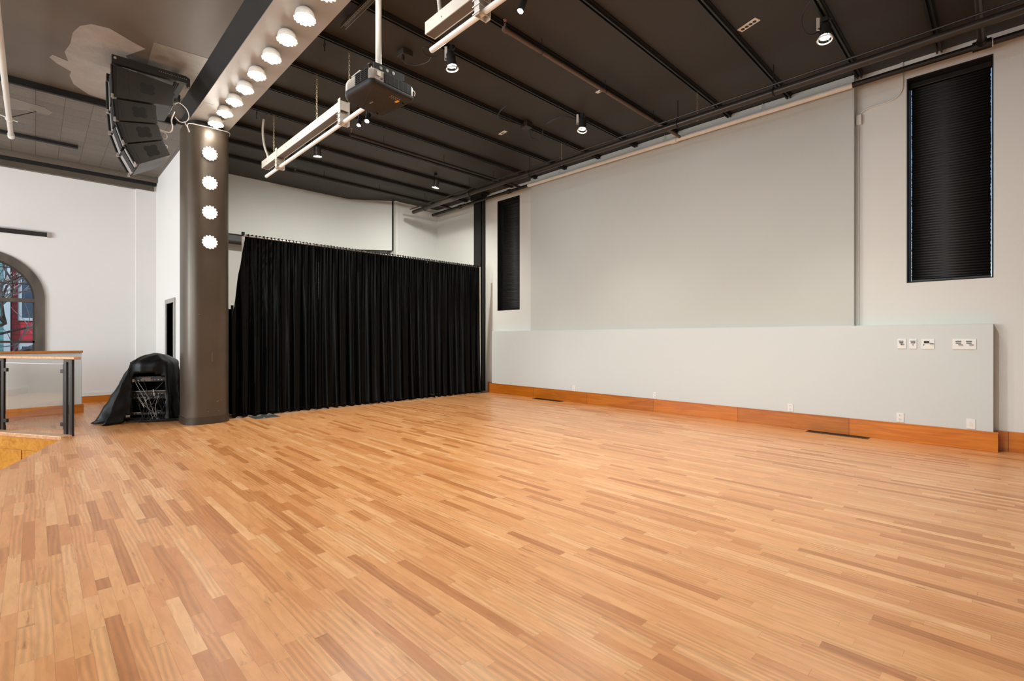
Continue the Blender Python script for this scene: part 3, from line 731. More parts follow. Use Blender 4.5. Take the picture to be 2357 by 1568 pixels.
# eye hooks
def eyehook(x, y, z, label):
    mb = MB(); mb.tube([(x, y, z), (x, y, z - 0.04)], 0.005, 6); mb.torus((x, y, z - 0.062), 0.02, 0.0055, Matrix.Rotation(PI / 2, 3, 'X'), 12, 5)
    mb.tube([(x, y, z - 0.084), (x + 0.004, y, z - 0.11)], 0.006, 6); mb.tube([(x + 0.004, y, z - 0.115), (x + 0.006, y, z - 0.14)], 0.007, 6)
    single('eye_hook', mb, M['duct'], label, 'hook', 'eye hooks under the joists')
eyehook(-5.62, 2.43, HC - 0.055, 'dark eye hook hanging from a joist right of the beam, above the projector chain')
eyehook(-8.07, 2.43, HC - 0.055, 'dark eye hook hanging from a joist beside the top of the column')

# slotted strut
t = thing('strut_channel', 'short bright slotted metal channel on the ceiling left of the projector pole', 'metal channel', (-4.9, 2.45, HC - 0.06))
mb = MB(); x0, x1, y0, y1, z = -5.20, -4.0, 2.43, 2.49, HC - 0.10
mb.box(x0, x1, y0, y0 + 0.008, z, z + 0.04); mb.box(x0, x1, y1 - 0.008, y1, z, z + 0.04); mb.box(x0, x1, y0, y1, z + 0.036, z + 0.04)
part('channel', mb, M['steel'], t)
mb = MB()
for i in range(24): xx = x0 + 0.03 + i * 0.05; mb.box(xx - 0.015, xx + 0.015, y0 + 0.022, y1 - 0.022, z + 0.032, z + 0.0362)
part('slots', mb, M['blackmatte'], t)
for xx in (-4.3, -5.1): mb = MB(); mb.tube([(xx, 2.46, z + 0.04), (xx, 2.46, HC)], 0.006, 6); part('threaded_rod', mb, M['steel'], t)

# =================================================================== BEAM, COLUMN, GLOBE LAMPS
ZB = 4.60; BX0, BX1 = -8.62, 4.9; BY0, BY1 = 1.67, 2.20
t = thing('ceiling_beam', 'deep ceiling beam running from the column over the camera, pale underside with a row of lamps', 'beam', (-6.0, 1.93, ZB))
mb = MB(); mb.prism([(BY0, ZB + 0.012), (BY0 - 0.13, HP), (BY0 - 0.01, HP), (BY1, HC), (BY1, ZB + 0.012)], BX0, BX1, 'x'); mb.prism([(BY0 + 0.05, ZB + 0.03), (BY0 - 0.01, HP), (BY1, HC), (BY1, ZB + 0.03)], -9.2, BX0, 'x')
part('beam_body', mb, M['beamface'], t, label='dark brown beam side')
mb = MB(); mb.box(BX0 - 0.10, BX1, BY0 - 0.004, BY1 + 0.004, ZB, ZB + 0.012); part('soffit_panel', mb, M['soffit'], t, label='pale grey beam underside')
mb = MB(); mb.box(-8.15, -7.86, 1.69, 1.80, ZB - 0.002, ZB); part('patch_plate', mb, M['patch'], t)

def colring(cx_, cy_, a, b, n=48, e=3.0):
    out = []
    for k in range(n):
        th = 2 * PI * k / n; c, s_ = math.cos(th), math.sin(th)
        out.append((cx_ + a * math.copysign(abs(c) ** (2 / e), c), cy_ + b * math.copysign(abs(s_) ** (2 / e), s_)))
    return out
CX, CY = -8.85, 1.905
t = thing('column', 'tall round-cornered brown-grey column with four glowing lamps, standing left of the black drapes', 'column', (CX, CY, 0))
def ring_solid(a, b, z0, z1, e=3.0):
    mb = MB(); p = colring(CX, CY, a, b, 64, e); n = len(p)
    vs = [(x, y, z0) for x, y in p] + [(x, y, z1) for x, y in p]
    mb.add(vs, [(i, (i + 1) % n, n + (i + 1) % n, n + i) for i in range(n)], True)
    mb.f.append(list(range(n))[::-1]); mb.sm.append(False); mb.f.append(list(range(n, 2 * n))); mb.sm.append(False)
    return mb
part('column_shaft', ring_solid(0.36, 0.305, 0.10, 4.52), M['col'], t)
part('column_skirt', ring_solid(0.372, 0.318, 0.0, 0.105), mat('column_skirt_paint', rgb(70, 62, 53), 0.4, metal=0.3, var=0.1, scale=3), t, label='darker skirting band')
mb = ring_solid(0.30, 0.25, 4.52, 4.60); part('column_neck', mb, M['duct'], t)
# scuffs on the shaft
mb = MB(); rs = random.Random(5)
for (yy, zz, w_, h_) in [(2.00, 0.33, 0.02, 0.006), (2.02, 0.345, 0.008, 0.008), (2.06, 0.35, 0.008, 0.008), (2.10, 0.35, 0.012, 0.005), (1.88, 0.19, 0.006, 0.01), (2.02, 0.19, 0.01, 0.006), (1.93, 1.02, 0.003, 0.14), (1.76, 1.66, 0.01, 0.008), (1.70, 1.02, 0.012, 0.004)]:
    d = abs((yy - CY) / 0.305) ** 3; xx = CX + 0.36 * (1 - min(0.98, d)) ** (1 / 3)
    mb.box(xx - 0.004, xx + 0.0012, yy - w_ / 2, yy + w_ / 2, zz - h_ / 2, zz + h_ / 2)
part('scuff_marks', mb, M['soffit'], t)

def make_globe(name, label, loc, group, face=False):
    t = thing(name, label, 'lamp', loc, group)
    if face: t.rotation_euler = (0, -PI / 2, 0)
    k = 0.55 if face else 1.25
    mb = MB(); mb.lathe([(0.040, 0.0), (0.064, -0.010 * k), (0.086, -0.030 * k), (0.094, -0.055 * k), (0.095, -0.075 * k), (0.088, -0.075 * k), (0.080, -0.04 * k)], n=32); part('lamp_cup', mb, M['whitemetal'], t, local=True, label='white porcelain cup')
    NP = 14; n = 112; vs = []; rings = [(0.052, -0.070 * k - 0.008, 0.0), (0.075, -0.074 * k - 0.008, 0.05), (0.106, -0.078 * k - 0.004, 0.26), (0.104, -0.084 * k - 0.010, 0.26), (0.072, -0.082 * k - 0.018, 0.05), (0.050, -0.080 * k - 0.020, 0.0)]
    for (r, z, am) in rings:
        for i in range(n):
            a = 2 * PI * i / n; q = r * (1 - am * (0.5 - 0.5 * math.cos(a * NP)) ** 3 * 1.6); vs.append((q * math.cos(a), q * math.sin(a), z))
    mb = MB(); m_ = len(rings); mb.add(vs, [(i * n + j, i * n + (j + 1) % n, ((i + 1) % m_) * n + (j + 1) % n, ((i + 1) % m_) * n + j) for i in range(m_) for j in range(n)], True)
    part('glass_shade', mb, M['lamp'], t, local=True, label='glowing scalloped glass')
    mb = MB(); zc = -0.085 * k - 0.012; mb.lathe([(0.001, zc - 0.046), (0.018, zc - 0.042), (0.034, zc - 0.028), (0.043, zc - 0.008), (0.044, zc + 0.006), (0.036, zc + 0.022), (0.026, zc + 0.036)], n=24)
    part('bulb', mb, M['bulb'], t, local=True, label='bright round bulb')
    return t
lampx = [-8.279, -7.801, -7.331, -6.87, -6.40, -5.886, -5.41, -4.927, -4.43, -3.95, -3.46]  # last three lie out of view: assumed lamps, added for their light
names = ['beam lamp nearest the column', 'second beam lamp from the column', 'third beam lamp from the column', 'fourth beam lamp from the column', 'fifth beam lamp from the column', 'sixth beam lamp from the column', 'seventh beam lamp from the column', 'eighth beam lamp from the column, at the top of the photo', 'beam lamp', 'beam lamp', 'beam lamp']
g0 = None
for x, nm in zip(lampx, names):
    lab = 'glowing white ' + nm + ' assumed under the beam, out of view' if nm == 'beam lamp' else 'glowing white glass ' + nm
    if g0 is None: g0 = make_globe('beam_lamp', lab, (x, 1.93, ZB), 'lamps in a row under the beam'); continue
    c = copy_tree(g0); c.location = (x, 1.93, ZB); c['label'] = lab
g1 = None
for z, nm in ((4.09, 'topmost of the four round column lamps'), (3.649, 'second round lamp from the top of the column'), (3.202, 'third round lamp from the top of the column'), (2.754, 'lowest of the four round column lamps')):
    if g1 is None: g1 = make_globe('column_lamp', 'glowing ' + nm, (-8.491, 1.89, z), 'lamps in a row on the column', True); continue
    c = copy_tree(g1); c.location = (-8.491, 1.89, z); c['label'] = 'glowing ' + nm

# =================================================================== SPOTLIGHTS
def spot_light(parent, loc, direction, energy, size=100, blend=0.9, r=0.05):
    d = bpy.data.lights.new('spot_beam', 'SPOT'); d.energy = energy; d.spot_size = math.radians(size); d.spot_blend = blend; d.shadow_soft_size = r; d.color = (0.98, 0.98, 0.90)
    o = bpy.data.objects.new('spot_beam', d); COL.objects.link(o); o.parent = parent; o.location = loc
    o.rotation_euler = Vector(direction).to_track_quat('-Z', 'Y').to_euler()
def spotlamp(x, y, z, label, tilt=(0, 0), energy=120, size=105, ring=True, yoke=True, r=0.055, mount=None, glow=None):
    energy *= 1.5
    """z = height of the lens; the can hangs from the joist above"""
    t = thing('spotlight', label, 'spotlight', (x, y, z), 'black ceiling spotlights')
    D = Vector((tilt[0], tilt[1], -1)).normalized(); R_ = D.to_track_quat('-Z', 'Y').to_matrix()
    mb = MB(); mb.lathe([(r * 0.45, 0.175), (r * 0.8, 0.165), (r, 0.14), (r * 1.02, 0.10), (r * 1.0, 0.05), (r * 1.12, 0.012), (r * 1.12, 0.006), (r * 0.95, 0.006)], n=22, mtx=R_)
    part('lamp_can', mb, M['dark'], t, local=True)
    mb = MB(); mb.lathe([(0.001, 0.012), (r * 0.86, 0.010), (r * 0.9, 0.004), (0.001, 0.0)], n=22, mtx=R_); part('lens', mb, M['spotlens'], t, local=True, label='glowing lens')
    if ring:
        mb = MB(); mb.torus(R_ @ Vector((0, 0, -0.028)), r * 1.28, 0.008, R_, 26, 6); part('lens_ring', mb, M['pipewhite'], t, local=True, label='bright lens ring')
        mb = MB()
        for k in range(3):
            a = 2 * PI * k / 3; mb.tube([R_ @ Vector((r * 1.1 * math.cos(a), r * 1.1 * math.sin(a), 0.012)), R_ @ Vector((r * 1.26 * math.cos(a), r * 1.26 * math.sin(a), -0.028))], 0.004, 5)
        part('ring_stay', mb, M['duct'], t, local=True)
    top = (mount if mount is not None else HC - 0.05) - z
    mb = MB()
    for sx in (-1, 1):
        a = R_ @ Vector((sx * (r + 0.008), 0, 0.085)); b = Vector((sx * (r + 0.006), 0, max(top - 0.05, 0.185)))
        mb.tube([a, b], 0.005, 4)
    mb.box(-r - 0.01, r + 0.01, -0.008, 0.008, max(top - 0.055, 0.18), max(top - 0.048, 0.187)); part('yoke', mb, M['black'], t, local=True)
    if yoke:
        q_ = r + 0.020; mt_ = Matrix.Translation((-0.70 * q_, -0.714 * q_, 0)) @ Matrix.Rotation(math.radians(-44.5), 4, 'Z')
        mb = MB(); mb.box(-0.003, 0.003, -0.016, 0.016, 0.075, max(top - 0.01, 0.21), mt_); part('mounting_strap', mb, M['whitemetal'], t, local=True, label='bright metal strap')
        mb = MB(); mb.lathe([(0.001, 0), (0.011, 0), (0.011, 0.012), (0.001, 0.014)], (-0.70 * q_ + 0.004, -0.714 * q_ - 0.004, 0.085), 8, Matrix.Rotation(math.radians(-44.5), 3, 'Z') @ Matrix.Rotation(PI / 2, 3, 'Y')); part('wing_screw', mb, M['steel'], t, local=True)
    mb = MB(); mb.box(-0.03, 0.03, -0.02, 0.02, top - 0.05, top + 0.0); part('joist_clamp', mb, M['black'], t, local=True)
    spot_light(t, R_ @ Vector((0, 0, -0.04)), D, energy, size)
    return t
spotlamp(-4.67, 3.575, 4.56, 'black spotlight with a bright strap, right of the projector', (0.05, 0.12), 110, size=170)
spotlamp(-4.66, 6.11, 4.57, 'black spotlight with bright ring nearest the middle of the projection surface', (0.0, -0.15), 100, size=112)
S3 = spotlamp(-1.40, 6.16, 4.585, 'brightest black spotlight with cable loops, at the upper right of the photo', (0.02, -0.2), 125, size=112)
spotlamp(-8.66, 3.62, 4.58, 'black spotlight hanging below the first raceway, left of the projector beam', (-0.45, 0.25), 130, size=160, ring=True, yoke=False, mount=HC)
spotlamp(-8.64, 6.17, 4.57, 'black spotlight deepest in the room, above the right part of the drapes', (-0.5, 0.1), 100, size=160, ring=True, yoke=False, mount=HC)
spotlamp(-6.80, 3.59, 4.585, 'small bright spotlight just under the projector, right one of the pair', (0.3, -0.45), 45, ring=False, yoke=False, r=0.035, mount=HC)
spotlamp(-7.02, 3.57, 4.585, 'small spotlight just under the projector, left one of the pair', (0.2, -0.35), 30, ring=False, yoke=False, r=0.032, mount=HC)
spotlamp(-3.45, 3.50, 4.60, 'small black spotlight at the top edge of the photo, right of the raceway', (-0.1, -0.35), 60, ring=False, yoke=False, r=0.032, mount=HC)
spotlamp(-3.20, 3.47, 4.68, 'black unlit spotlight head cut by the top edge of the photo', (0.2, 0.4), 0.1, ring=False, yoke=False, r=0.03, mount=HC)
single_tube('power_cord', [(-1.42, 5.72, 4.80), (-1.52, 5.80, 4.72), (-1.55, 5.92, 4.66), (-1.54, 6.05, 4.64), (-1.50, 6.13, 4.655), (-1.46, 6.16, 4.68)], 0.006, M['cable_b'], 'thin black cord looping down beside the brightest spotlight', 'cable', n=6, parent=S3)
# assumed lamp beyond the frame, added to light the rest of the floor
spotlamp(-1.40, 3.60, 4.60, 'assumed black spotlight, out of view, nearer the camera than the brightest one', (0.05, 0.1), 130, size=170)

# =================================================================== RACEWAYS
def raceway(x0, x1, y, label, brackets, px0, px1, cover=None, flex=None, chains=()):
    t = thing('hanging_raceway', label, 'raceway', ((x0 + x1) / 2, y, 4.05), 'beige raceways hung under the ceiling')
    z0, z1, hw = 4.055, 4.165, 0.055
    mb = MB(); mb.box(x0, x1, y - hw, y - hw + 0.008, z0, z1); mb.box(x0, x1, y + hw - 0.008, y + hw, z0, z1); mb.box(x0, x1, y - hw + 0.008, y + hw - 0.008, z1 - 0.008, z1)
    mb.box(x0, x0 + 0.006, y - hw + 0.008, y + hw - 0.008, z0, z1 - 0.008); mb.box(x1 - 0.006, x1, y - hw + 0.008, y + hw - 0.008, z0, z1 - 0.008)
    part('channel_body', mb, M['raceway'], t)
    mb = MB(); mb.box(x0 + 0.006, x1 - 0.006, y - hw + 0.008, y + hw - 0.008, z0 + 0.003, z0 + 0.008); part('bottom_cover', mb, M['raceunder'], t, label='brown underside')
    mb = MB(); xx = x0 + 0.25
    while xx < x1 - 0.1: mb.lathe([(0.001, 0), (0.006, 0), (0.006, 0.002), (0.001, 0.003)], (xx, y - hw - 0.002, (z0 + z1) / 2 - 0.012), 8, Matrix.Rotation(PI / 2, 3, 'X')); xx += 0.42
    part('screws', mb, M['dark'], t)
    mb = MB(); mb.tube([(px0, y, 3.925), (px1, y, 3.925)], 0.024, 16); part('lamp_pipe', mb, M['pipewhite'], t, label='white pipe below the channel')
    for bx in brackets:
        mb = MB(); mb.box(bx - 0.03, bx + 0.03, y - 0.062, y - 0.055, 3.885, z1 + 0.03); mb.box(bx - 0.028, bx - 0.022, y - 0.055, y + 0.055, 3.885, z0); mb.box(bx - 0.03, bx + 0.03, y + 0.055, y + 0.062, 3.885, z1)
        b_ = part('bracket', mb, M['raceway'], t)
        mb = MB()
        for zz in (3.96, 4.01, 3.90):
            mb.tube([(bx - 0.045, y - 0.067, zz), (bx + 0.045, y - 0.067, zz)], 0.004, 6); mb.tube([(bx + 0.03, y - 0.067, zz), (bx + 0.03, y + 0.05, zz)], 0.004, 6)
        mb.v = [tuple(Vector(v) - t.location) for v in mb.v]; part('u_bolts', mb, M['chrome'], b_, local=True)
    if cover:
        mb = MB(); mb.box(cover[0], cover[1], y - 0.02, y + 0.02, z1 + 0.012, z1 + 0.02); part('cover_strip', mb, M['raceway'], t)
    return t
raceway(-8.47, -5.62, 2.68, 'long beige raceway with a white pipe below, hanging left of the projector', (-7.80, -5.65), -8.42, -5.05, cover=(-7.77, -7.08))
raceway(-3.70, -0.6, 2.58, 'beige raceway with a white pipe below, cut by the top edge of the photo', (-2.97, -1.2), -3.68, -0.4)
for x, nm in ((-8.07, 'chain at the left end of the left raceway'), (-6.44, 'chain in the middle of the left raceway'), (-5.63, 'short chain partly hidden behind the projector')):
    chain(x, 2.68 if x < -5.7 else 2.74, 4.165, HC - 0.055, 'brassy ' + nm, M['brass'])
def flex(pts, label):
    P = []; n = 60
    for i in range(n):
        u = i / (n - 1) * (len(pts) - 1); k = min(int(u), len(pts) - 2); f_ = u - k
        p0 = Vector(pts[max(k - 1, 0)]); p1 = Vector(pts[k]); p2 = Vector(pts[k + 1]); p3 = Vector(pts[min(k + 2, len(pts) - 1)])
        P.append(0.5 * ((2 * p1) + (p2 - p0) * f_ + (2 * p0 - 5 * p1 + 4 * p2 - p3) * f_ ** 2 + (3 * p1 - p0 - 3 * p2 + p3) * f_ ** 3))
    rr = [0.0175 + (0.0018 if i % 2 else -0.0018) for i in range(n)]
    mb = MB(); mb.tube(P, rr, 10)
    t = single('flexible_conduit', mb, M['raceway'], label, 'conduit', 'beige flexible conduits')
    return t
flex([(-8.42, 2.64, HC - 0.02), (-8.46, 2.64, 4.65), (-8.44, 2.66, 4.42), (-8.36, 2.68, 4.26), (-8.33, 2.68, 4.16)], 'beige flexible conduit curving from the ceiling into the left raceway')
flex([(-3.56, 2.58, HC - 0.02), (-3.60, 2.58, 4.55), (-3.56, 2.58, 4.30), (-3.54, 2.58, 4.16)], 'beige flexible conduit dropping into the upper raceway at the top of the photo')

# =================================================================== PROJECTOR
t = thing('projector', 'large grey and charcoal projector hanging upside down from a ceiling pole', 'projector', (-4.11, 2.27, 3.50), rz=math.radians(6))
def rpoly(x0, x1, y0, y1, rad, n=8):
    # rad: radius per corner (x0y0, x1y0, x1y1, x0y1)
    out = []
    for (cx_, cy_, a0, r) in ((x0 + rad[0], y0 + rad[0], PI, rad[0]), (x1 - rad[1], y0 + rad[1], 1.5 * PI, rad[1]), (x1 - rad[2], y1 - rad[2], 0, rad[2]), (x0 + rad[3], y1 - rad[3], 0.5 * PI, rad[3])):
        for k in range(n + 1): a = a0 + k / n * PI / 2; out.append((cx_ + r * math.cos(a), cy_ + r * math.sin(a)))
    return out
def loft(polys, zs):
    mb = MB(); n = len(polys[0]); vs = []
    for p, z in zip(polys, zs): vs += [(x, y, z) for x, y in p]
    fs = [(i * n + j, i * n + (j + 1) % n, (i + 1) * n + (j + 1) % n, (i + 1) * n + j) for i in range(len(polys) - 1) for j in range(n)]
    mb.add(vs, fs, True); mb.f.append(list(range(n))[::-1]); mb.sm.append(False); mb.f.append([(len(polys) - 1) * n + j for j in range(n)]); mb.sm.append(False)
    return mb
A = 0.255; B_ = 0.235
def rp(d, big=0.15): return rpoly(-A + d, A - d, -B_ + d, B_ - d, (big - d, 0.05, 0.02, 0.03))
part('lower_shell', loft([rp(0.03), rp(0.008), rp(0.0), rp(0.0)], [0.0, 0.014, 0.035, 0.052]), M['prjdark'], t, local=True, label='charcoal bottom shell')
part('upper_shell', loft([rp(0.004), rp(0.004), rp(0.012), rp(0.04)], [0.054, 0.125, 0.148, 0.158]), M['prjgrey'], t, local=True, label='light grey shell')
mb = MB(); mb.box(A - 0.006, A + 0.002, -0.10, 0.20, 0.055, 0.140); part('vent_grille', mb, M['blackmatte'], t, local=True, label='black side grille')
mb = MB()
for k in range(22): zz = 0.058 + k * 0.0037; mb.box(A + 0.002, A + 0.0035, -0.098, 0.198, zz, zz + 0.0012)
for k in range(1, 6): yy = -0.10 + k * 0.05; mb.box(A + 0.002, A + 0.005, yy - 0.0015, yy + 0.0015, 0.055, 0.140)
part('grille_bars', mb, M['prjdark'], t, local=True)
mb = MB(); mb.box(A - 0.002, A + 0.0025, -0.172, -0.138, 0.090, 0.130); part('sticker', mb, M['white'], t, local=True, label='white sticker')
mb = MB(); mb.box(A - 0.002, A + 0.002, -0.130, -0.116, 0.070, 0.086); part('sensor', mb, M['black'], t, local=True)
mb = MB(); mb.box(0.02, 0.20, -B_ - 0.001, -B_ + 0.02, 0.050, 0.150); part('corner_vent', mb, M['blackmatte'], t, local=True)
mb = MB()
for k in range(6): zz = 0.054 + k * 0.016; mb.box(0.02, 0.20, -B_ - 0.008, -B_ - 0.001, zz, zz + 0.006)
part('louvre_blades', mb, M['prjdark'], t, local=True)
mb = MB()
for k in range(5): zz = 0.062 + k * 0.016; mb.box(0.105, 0.112, -B_ - 0.010, -B_ - 0.007, zz, zz + 0.004)
part('screw_heads', mb, M['chrome'], t, local=True)
mb = MB(); mb.box(0.125, 0.175, 0.105, 0.130, -0.0012, 0.0); part('warning_label', mb, M['yellow'], t, local=True, label='yellow warning label')
mb = MB()
for k in range(5): mb.box(0.185, 0.205, 0.02 + k * 0.022, 0.024 + k * 0.022, -0.001, 0.0); mb.box(0.160, 0.175, 0.02 + k * 0.022, 0.023 + k * 0.022, -0.001, 0.0)
part('underside_slots', mb, M['prjgrey'], t, local=True)
mb = MB()
for k, hh in enumerate((0.012, 0.016, 0.010, 0.016, 0.012)): mb.box(-0.075 + k * 0.011, -0.069 + k * 0.011, -0.03, -0.03 + hh, -0.001, 0.0); 
mb.box(-0.075, -0.03, -0.019, -0.017, -0.001, 0.0)
part('underside_mark', mb, M['prjgrey'], t, local=True)
mb = MB(); pp = [(-0.235, 0.03, -0.0006), (-0.15, -0.04, -0.0006), (-0.02, -0.10, -0.0006), (0.10, -0.15, -0.0006), (0.20, -0.175, -0.0006)]; mb.tube(pp, 0.0016, 5); part('cover_seam', mb, M['black'], t, local=True)
mb = MB()
for (x, y) in ((0.16, 0.17), (-0.2, 0.14)): mb.lathe([(0.014, -0.012), (0.016, 0), (0.014, 0.004)], (x, y, 0), 12)
part('adjuster_feet', mb, M['black'], t, local=True)
mb = MB(); mb.lathe([(0.055, 0), (0.055, 0.02), (0.05, 0.04)], (-0.12, B_, 0.09), 20, Matrix.Rotation(-PI / 2, 3, 'X')); part('lens', mb, M['black'], t, local=True)
# mount on top
mt = thing('projector_mount', 'pale ceiling pole with a black bracket carrying the projector', 'mount', (-4.11, 2.27, 3.66))
mb = MB(); mb.tube([(-4.13, 2.30, 3.78), (-4.13, 2.30, HC)], 0.028, 20); part('pole', mb, M['raceway'], mt, label='pale pole')
mb = MB(); mb.tube([(-4.13, 2.30, 3.855), (-4.13, 2.30, 3.861)], 0.031, 20); part('pole_band', mb, M['black'], mt)
mb = MB(); mb.tube([(-4.13, 2.30, HC - 0.012), (-4.13, 2.30, HC)], 0.08, 20); part('ceiling_flange', mb, M['raceway'], mt)
mb = MB(); mb.box(-4.20, -4.04, 2.20, 2.52, 3.735, 3.745); mb.box(-4.045, -4.037, 2.20, 2.52, 3.745, 3.82); mb.box(-4.20, -4.192, 2.20, 2.52, 3.745, 3.82); part('bracket_channel', mb, M['blackmatte'], mt)
mb = MB()
for yy in (2.27, 2.335, 2.40): mb.lathe([(0.001, 0.0), (0.016, 0.0), (0.016, 0.002), (0.001, 0.003)], (-4.036, yy, 3.785), 14, Matrix.Rotation(PI / 2, 3, 'Y'))
part('bracket_holes', mb, M['steel'], mt)
mb = MB(); mb.box(-4.19, -4.03, 2.06, 2.46, 3.675, 3.685); mb.box(-4.035, -4.03, 2.40, 2.56, 3.67, 3.735); part('mount_plate', mb, M['raceway'], mt)
for (x, y) in ((-3.92, 2.10), (-3.97, 2.47), (-4.30, 2.42), (-4.25, 2.12)):
    mb = MB(); mb.tube([(-4.11, 2.28, 3.69), (x, y, 3.69)], 0.010, 6); mb.tube([(x, y, 3.655), (x, y, 3.70)], 0.013, 10); mb.torus((x, y, 3.70), 0.018, 0.005, None, 14, 6); part('mount_arm', mb, M['duct'], mt)
single_tube('projector_cable', [(-3.95, 2.51, 3.63), (-3.93, 2.535, 3.635), (-3.915, 2.55, 3.625), (-3.908, 2.555, 3.605), (-3.912, 2.55, 3.58)], 0.004, M['cable_w'], 'short white cable loop at the back corner of the projector', 'cable', n=6)

# =================================================================== LINE ARRAY SPEAKERS
XS, XB = -7.50, -8.10
boxes = [([(0.668, 4.585), (1.276, 4.546), (1.271, 4.277), (0.676, 4.194)], 'largest black speaker box at the top of the hanging array'),
         ([(0.680, 4.175), (1.091, 4.228), (1.109, 4.008), (0.700, 3.924)], 'black speaker box second from the top of the hanging array'),
         ([(0.703, 3.910), (1.109, 3.996), (1.165, 3.822), (0.781, 3.668)], 'black speaker box third from the top of the hanging array'),
         ([(0.785, 3.655), (1.165, 3.812), (1.239, 3.644), (0.897, 3.436)], 'lowest black speaker box of the hanging array, tilted down at the floor')]
M['spkunder'] = mat('speaker_cabinet_paint', rgb(40, 37, 33), 0.42, var=0.1, scale=6, bump=0.15, bscale=200)
for (poly, lab) in boxes:
    P = [Vector((0, y, z)) for (y, z) in poly]; TF, TB, BB, BF = P
    t = thing('array_speaker', lab, 'speaker', (-7.8, (BF.y + BB.y) / 2, min(BF.z, BB.z)), 'speaker boxes of the hanging array')
    f_in = 0.028; e = (TB - TF).normalized() * f_in; e2 = (BB - BF).normalized() * f_in
    mb = MB(); q = [TF + e, TB, BB, BF + e2]; mb.prism([(v.y, v.z) for v in q], XB, XS, 'x'); part('cabinet', mb, M['spkunder'], t, bevel=0.006)
    # protruding front frames (two horn mouths)
    fu = (TF - BF); L = fu.length; fu.normalize(); fo = Vector((0, -fu.z, fu.y)); fo = fo if fo.y < 0 else -fo
    def pt_(s, d): return BF + e2 * 0.0 + fu * (s * L) + fo * d
    for (xa, xb) in ((XB, XB + 0.015), (XS - 0.015, XS), ):
        mb = MB(); mb.prism([(v.y, v.z) for v in (pt_(0.02, 0), pt_(0.98, 0), pt_(0.98, -0.03), pt_(0.02, -0.03))], xa, xb, 'x')
        part('front_frame', mb, M['black'], t)
    mb = MB(); mb.prism([(v.y, v.z) for v in (pt_(0.05, -0.006), pt_(0.95, -0.006), pt_(0.95, -0.028), pt_(0.05, -0.028))], XB + 0.015, XS - 0.015, 'x'); part('front_grille', mb, M['spkgrey'], t)
    mb = MB(); xm = (XS + XB) / 2; mb.prism([(v.y, v.z) for v in (pt_(0.03, 0.004), pt_(0.97, 0.004), pt_(0.97, -0.03), pt_(0.03, -0.03))], xm - 0.09, xm + 0.09, 'x'); part('horn_slot', mb, M['blackmatte'], t)
    c = (TF + TB + BB + BF) / 4; dy = (TB - TF + BB - BF).normalized(); dz = Vector((0, -dy.z, dy.y))
    hc = c + dy * 0.03; s_ = 0.064
    pts = []
    for k in range(40):
        a = 2 * PI * k / 40; rr = s_ * (0.82 + 0.42 * abs(math.sin(2 * a)) ** 1.3)
        v = hc + dy * (rr * 1.12 * math.cos(a)) + dz * (rr * math.sin(a)); pts.append((v.y, v.z))
    mb = MB(); mb.prism(pts, XS - 0.001, XS + 0.0025, 'x'); part('handle_recess', mb, M['blackmatte'], t)
    mb = MB(); st = c - dy * 0.15
    a0 = st + dz * (L * 0.40); a1 = st - dz * (L * 0.40)
    mb.tube([(XS, a0.y, a0.z), (XS, a1.y, a1.z)], 0.003, 5); part('side_seam', mb, M['blackmatte'], t)
    mb = MB()
    for (sy_, sz_) in ((-0.2, 0.06), (-0.2, -0.06), (0.17, 0.06), (0.17, -0.06)):
        v = c + dy * sy_ + dz * sz_; mb.lathe([(0.001, 0), (0.009, 0), (0.009, 0.004), (0.001, 0.005)], (XS, v.y, v.z), 10, Matrix.Rotation(PI / 2, 3, 'Y'))
    part('side_bolts', mb, M['duct'], t)
    for xx in (XS - 0.02, XB + 0.02):
        mb = MB(); mb.tube([(xx, (TF + fo * 0.01).y, (TF + fo * 0.01).z), (xx, (BF + fo * 0.01).y, (BF + fo * 0.01).z)], 0.012, 6); part('front_rail', mb, M['blackmatte'], t)
        mb = MB(); v = BF + fo * 0.012 + fu * 0.01; mb.box(xx - 0.014, xx + 0.014, v.y - 0.012, v.y + 0.012, v.z - 0.015, v.z + 0.03); part('rigging_link', mb, M['chrome'], t)
t = thing('flying_frame', 'black steel frame bolted under the ceiling that carries the hanging speaker array', 'rigging frame', (-7.8, 1.05, 4.59))
for xx in (XS - 0.005, XB + 0.005):
    mb = MB(); mb.prism([(0.655, 4.595), (0.655, 4.690), (1.40, 4.705), (1.448, 4.680), (1.448, 4.575), (1.425, 4.575), (1.415, 4.615), (1.0, 4.600)], xx - 0.03, xx + 0.03, 'x'); b_ = part('side_bar', mb, M['black'], t)
    mb = MB()
    for k in range(14): mb.lathe([(0.001, 0), (0.005, 0), (0.005, 0.002), (0.001, 0.003)], (xx + 0.03, 1.12 + k * 0.022, 4.662), 8, Matrix.Rotation(PI / 2, 3, 'Y'))
    mb.v = [tuple(Vector(v) - t.location) for v in mb.v]; part('pin_holes', mb, M['steel'], b_, local=True)
mb = MB(); mb.box(XB, XS, 0.70, 0.76, 4.61, 4.67); mb.box(XB, XS, 1.34, 1.40, 4.61, 4.67); part('cross_bars', mb, M['black'], t)
mb = MB(); mb.box(-7.9, -7.7, 0.70, 0.76, 4.67, HP); mb.box(-7.9, -7.7, 1.34, 1.40, 4.67, HP); part('ceiling_brackets', mb, M['black'], t)
mb = MB(); mb.tube([(XS - 0.02, 1.30, 4.60), (XS - 0.02, 1.26, 4.46), (XS - 0.02, 1.275, 4.42)], 0.02, 6); mb.tube([(XB + 0.1, 1.30, 4.60), (XB + 0.1, 1.29, 4.35)], 0.02, 6); mb.box(-7.62, -7.52, 1.29, 1.33, 4.36, 4.40); part('tilt_strap', mb, M['black'], t)
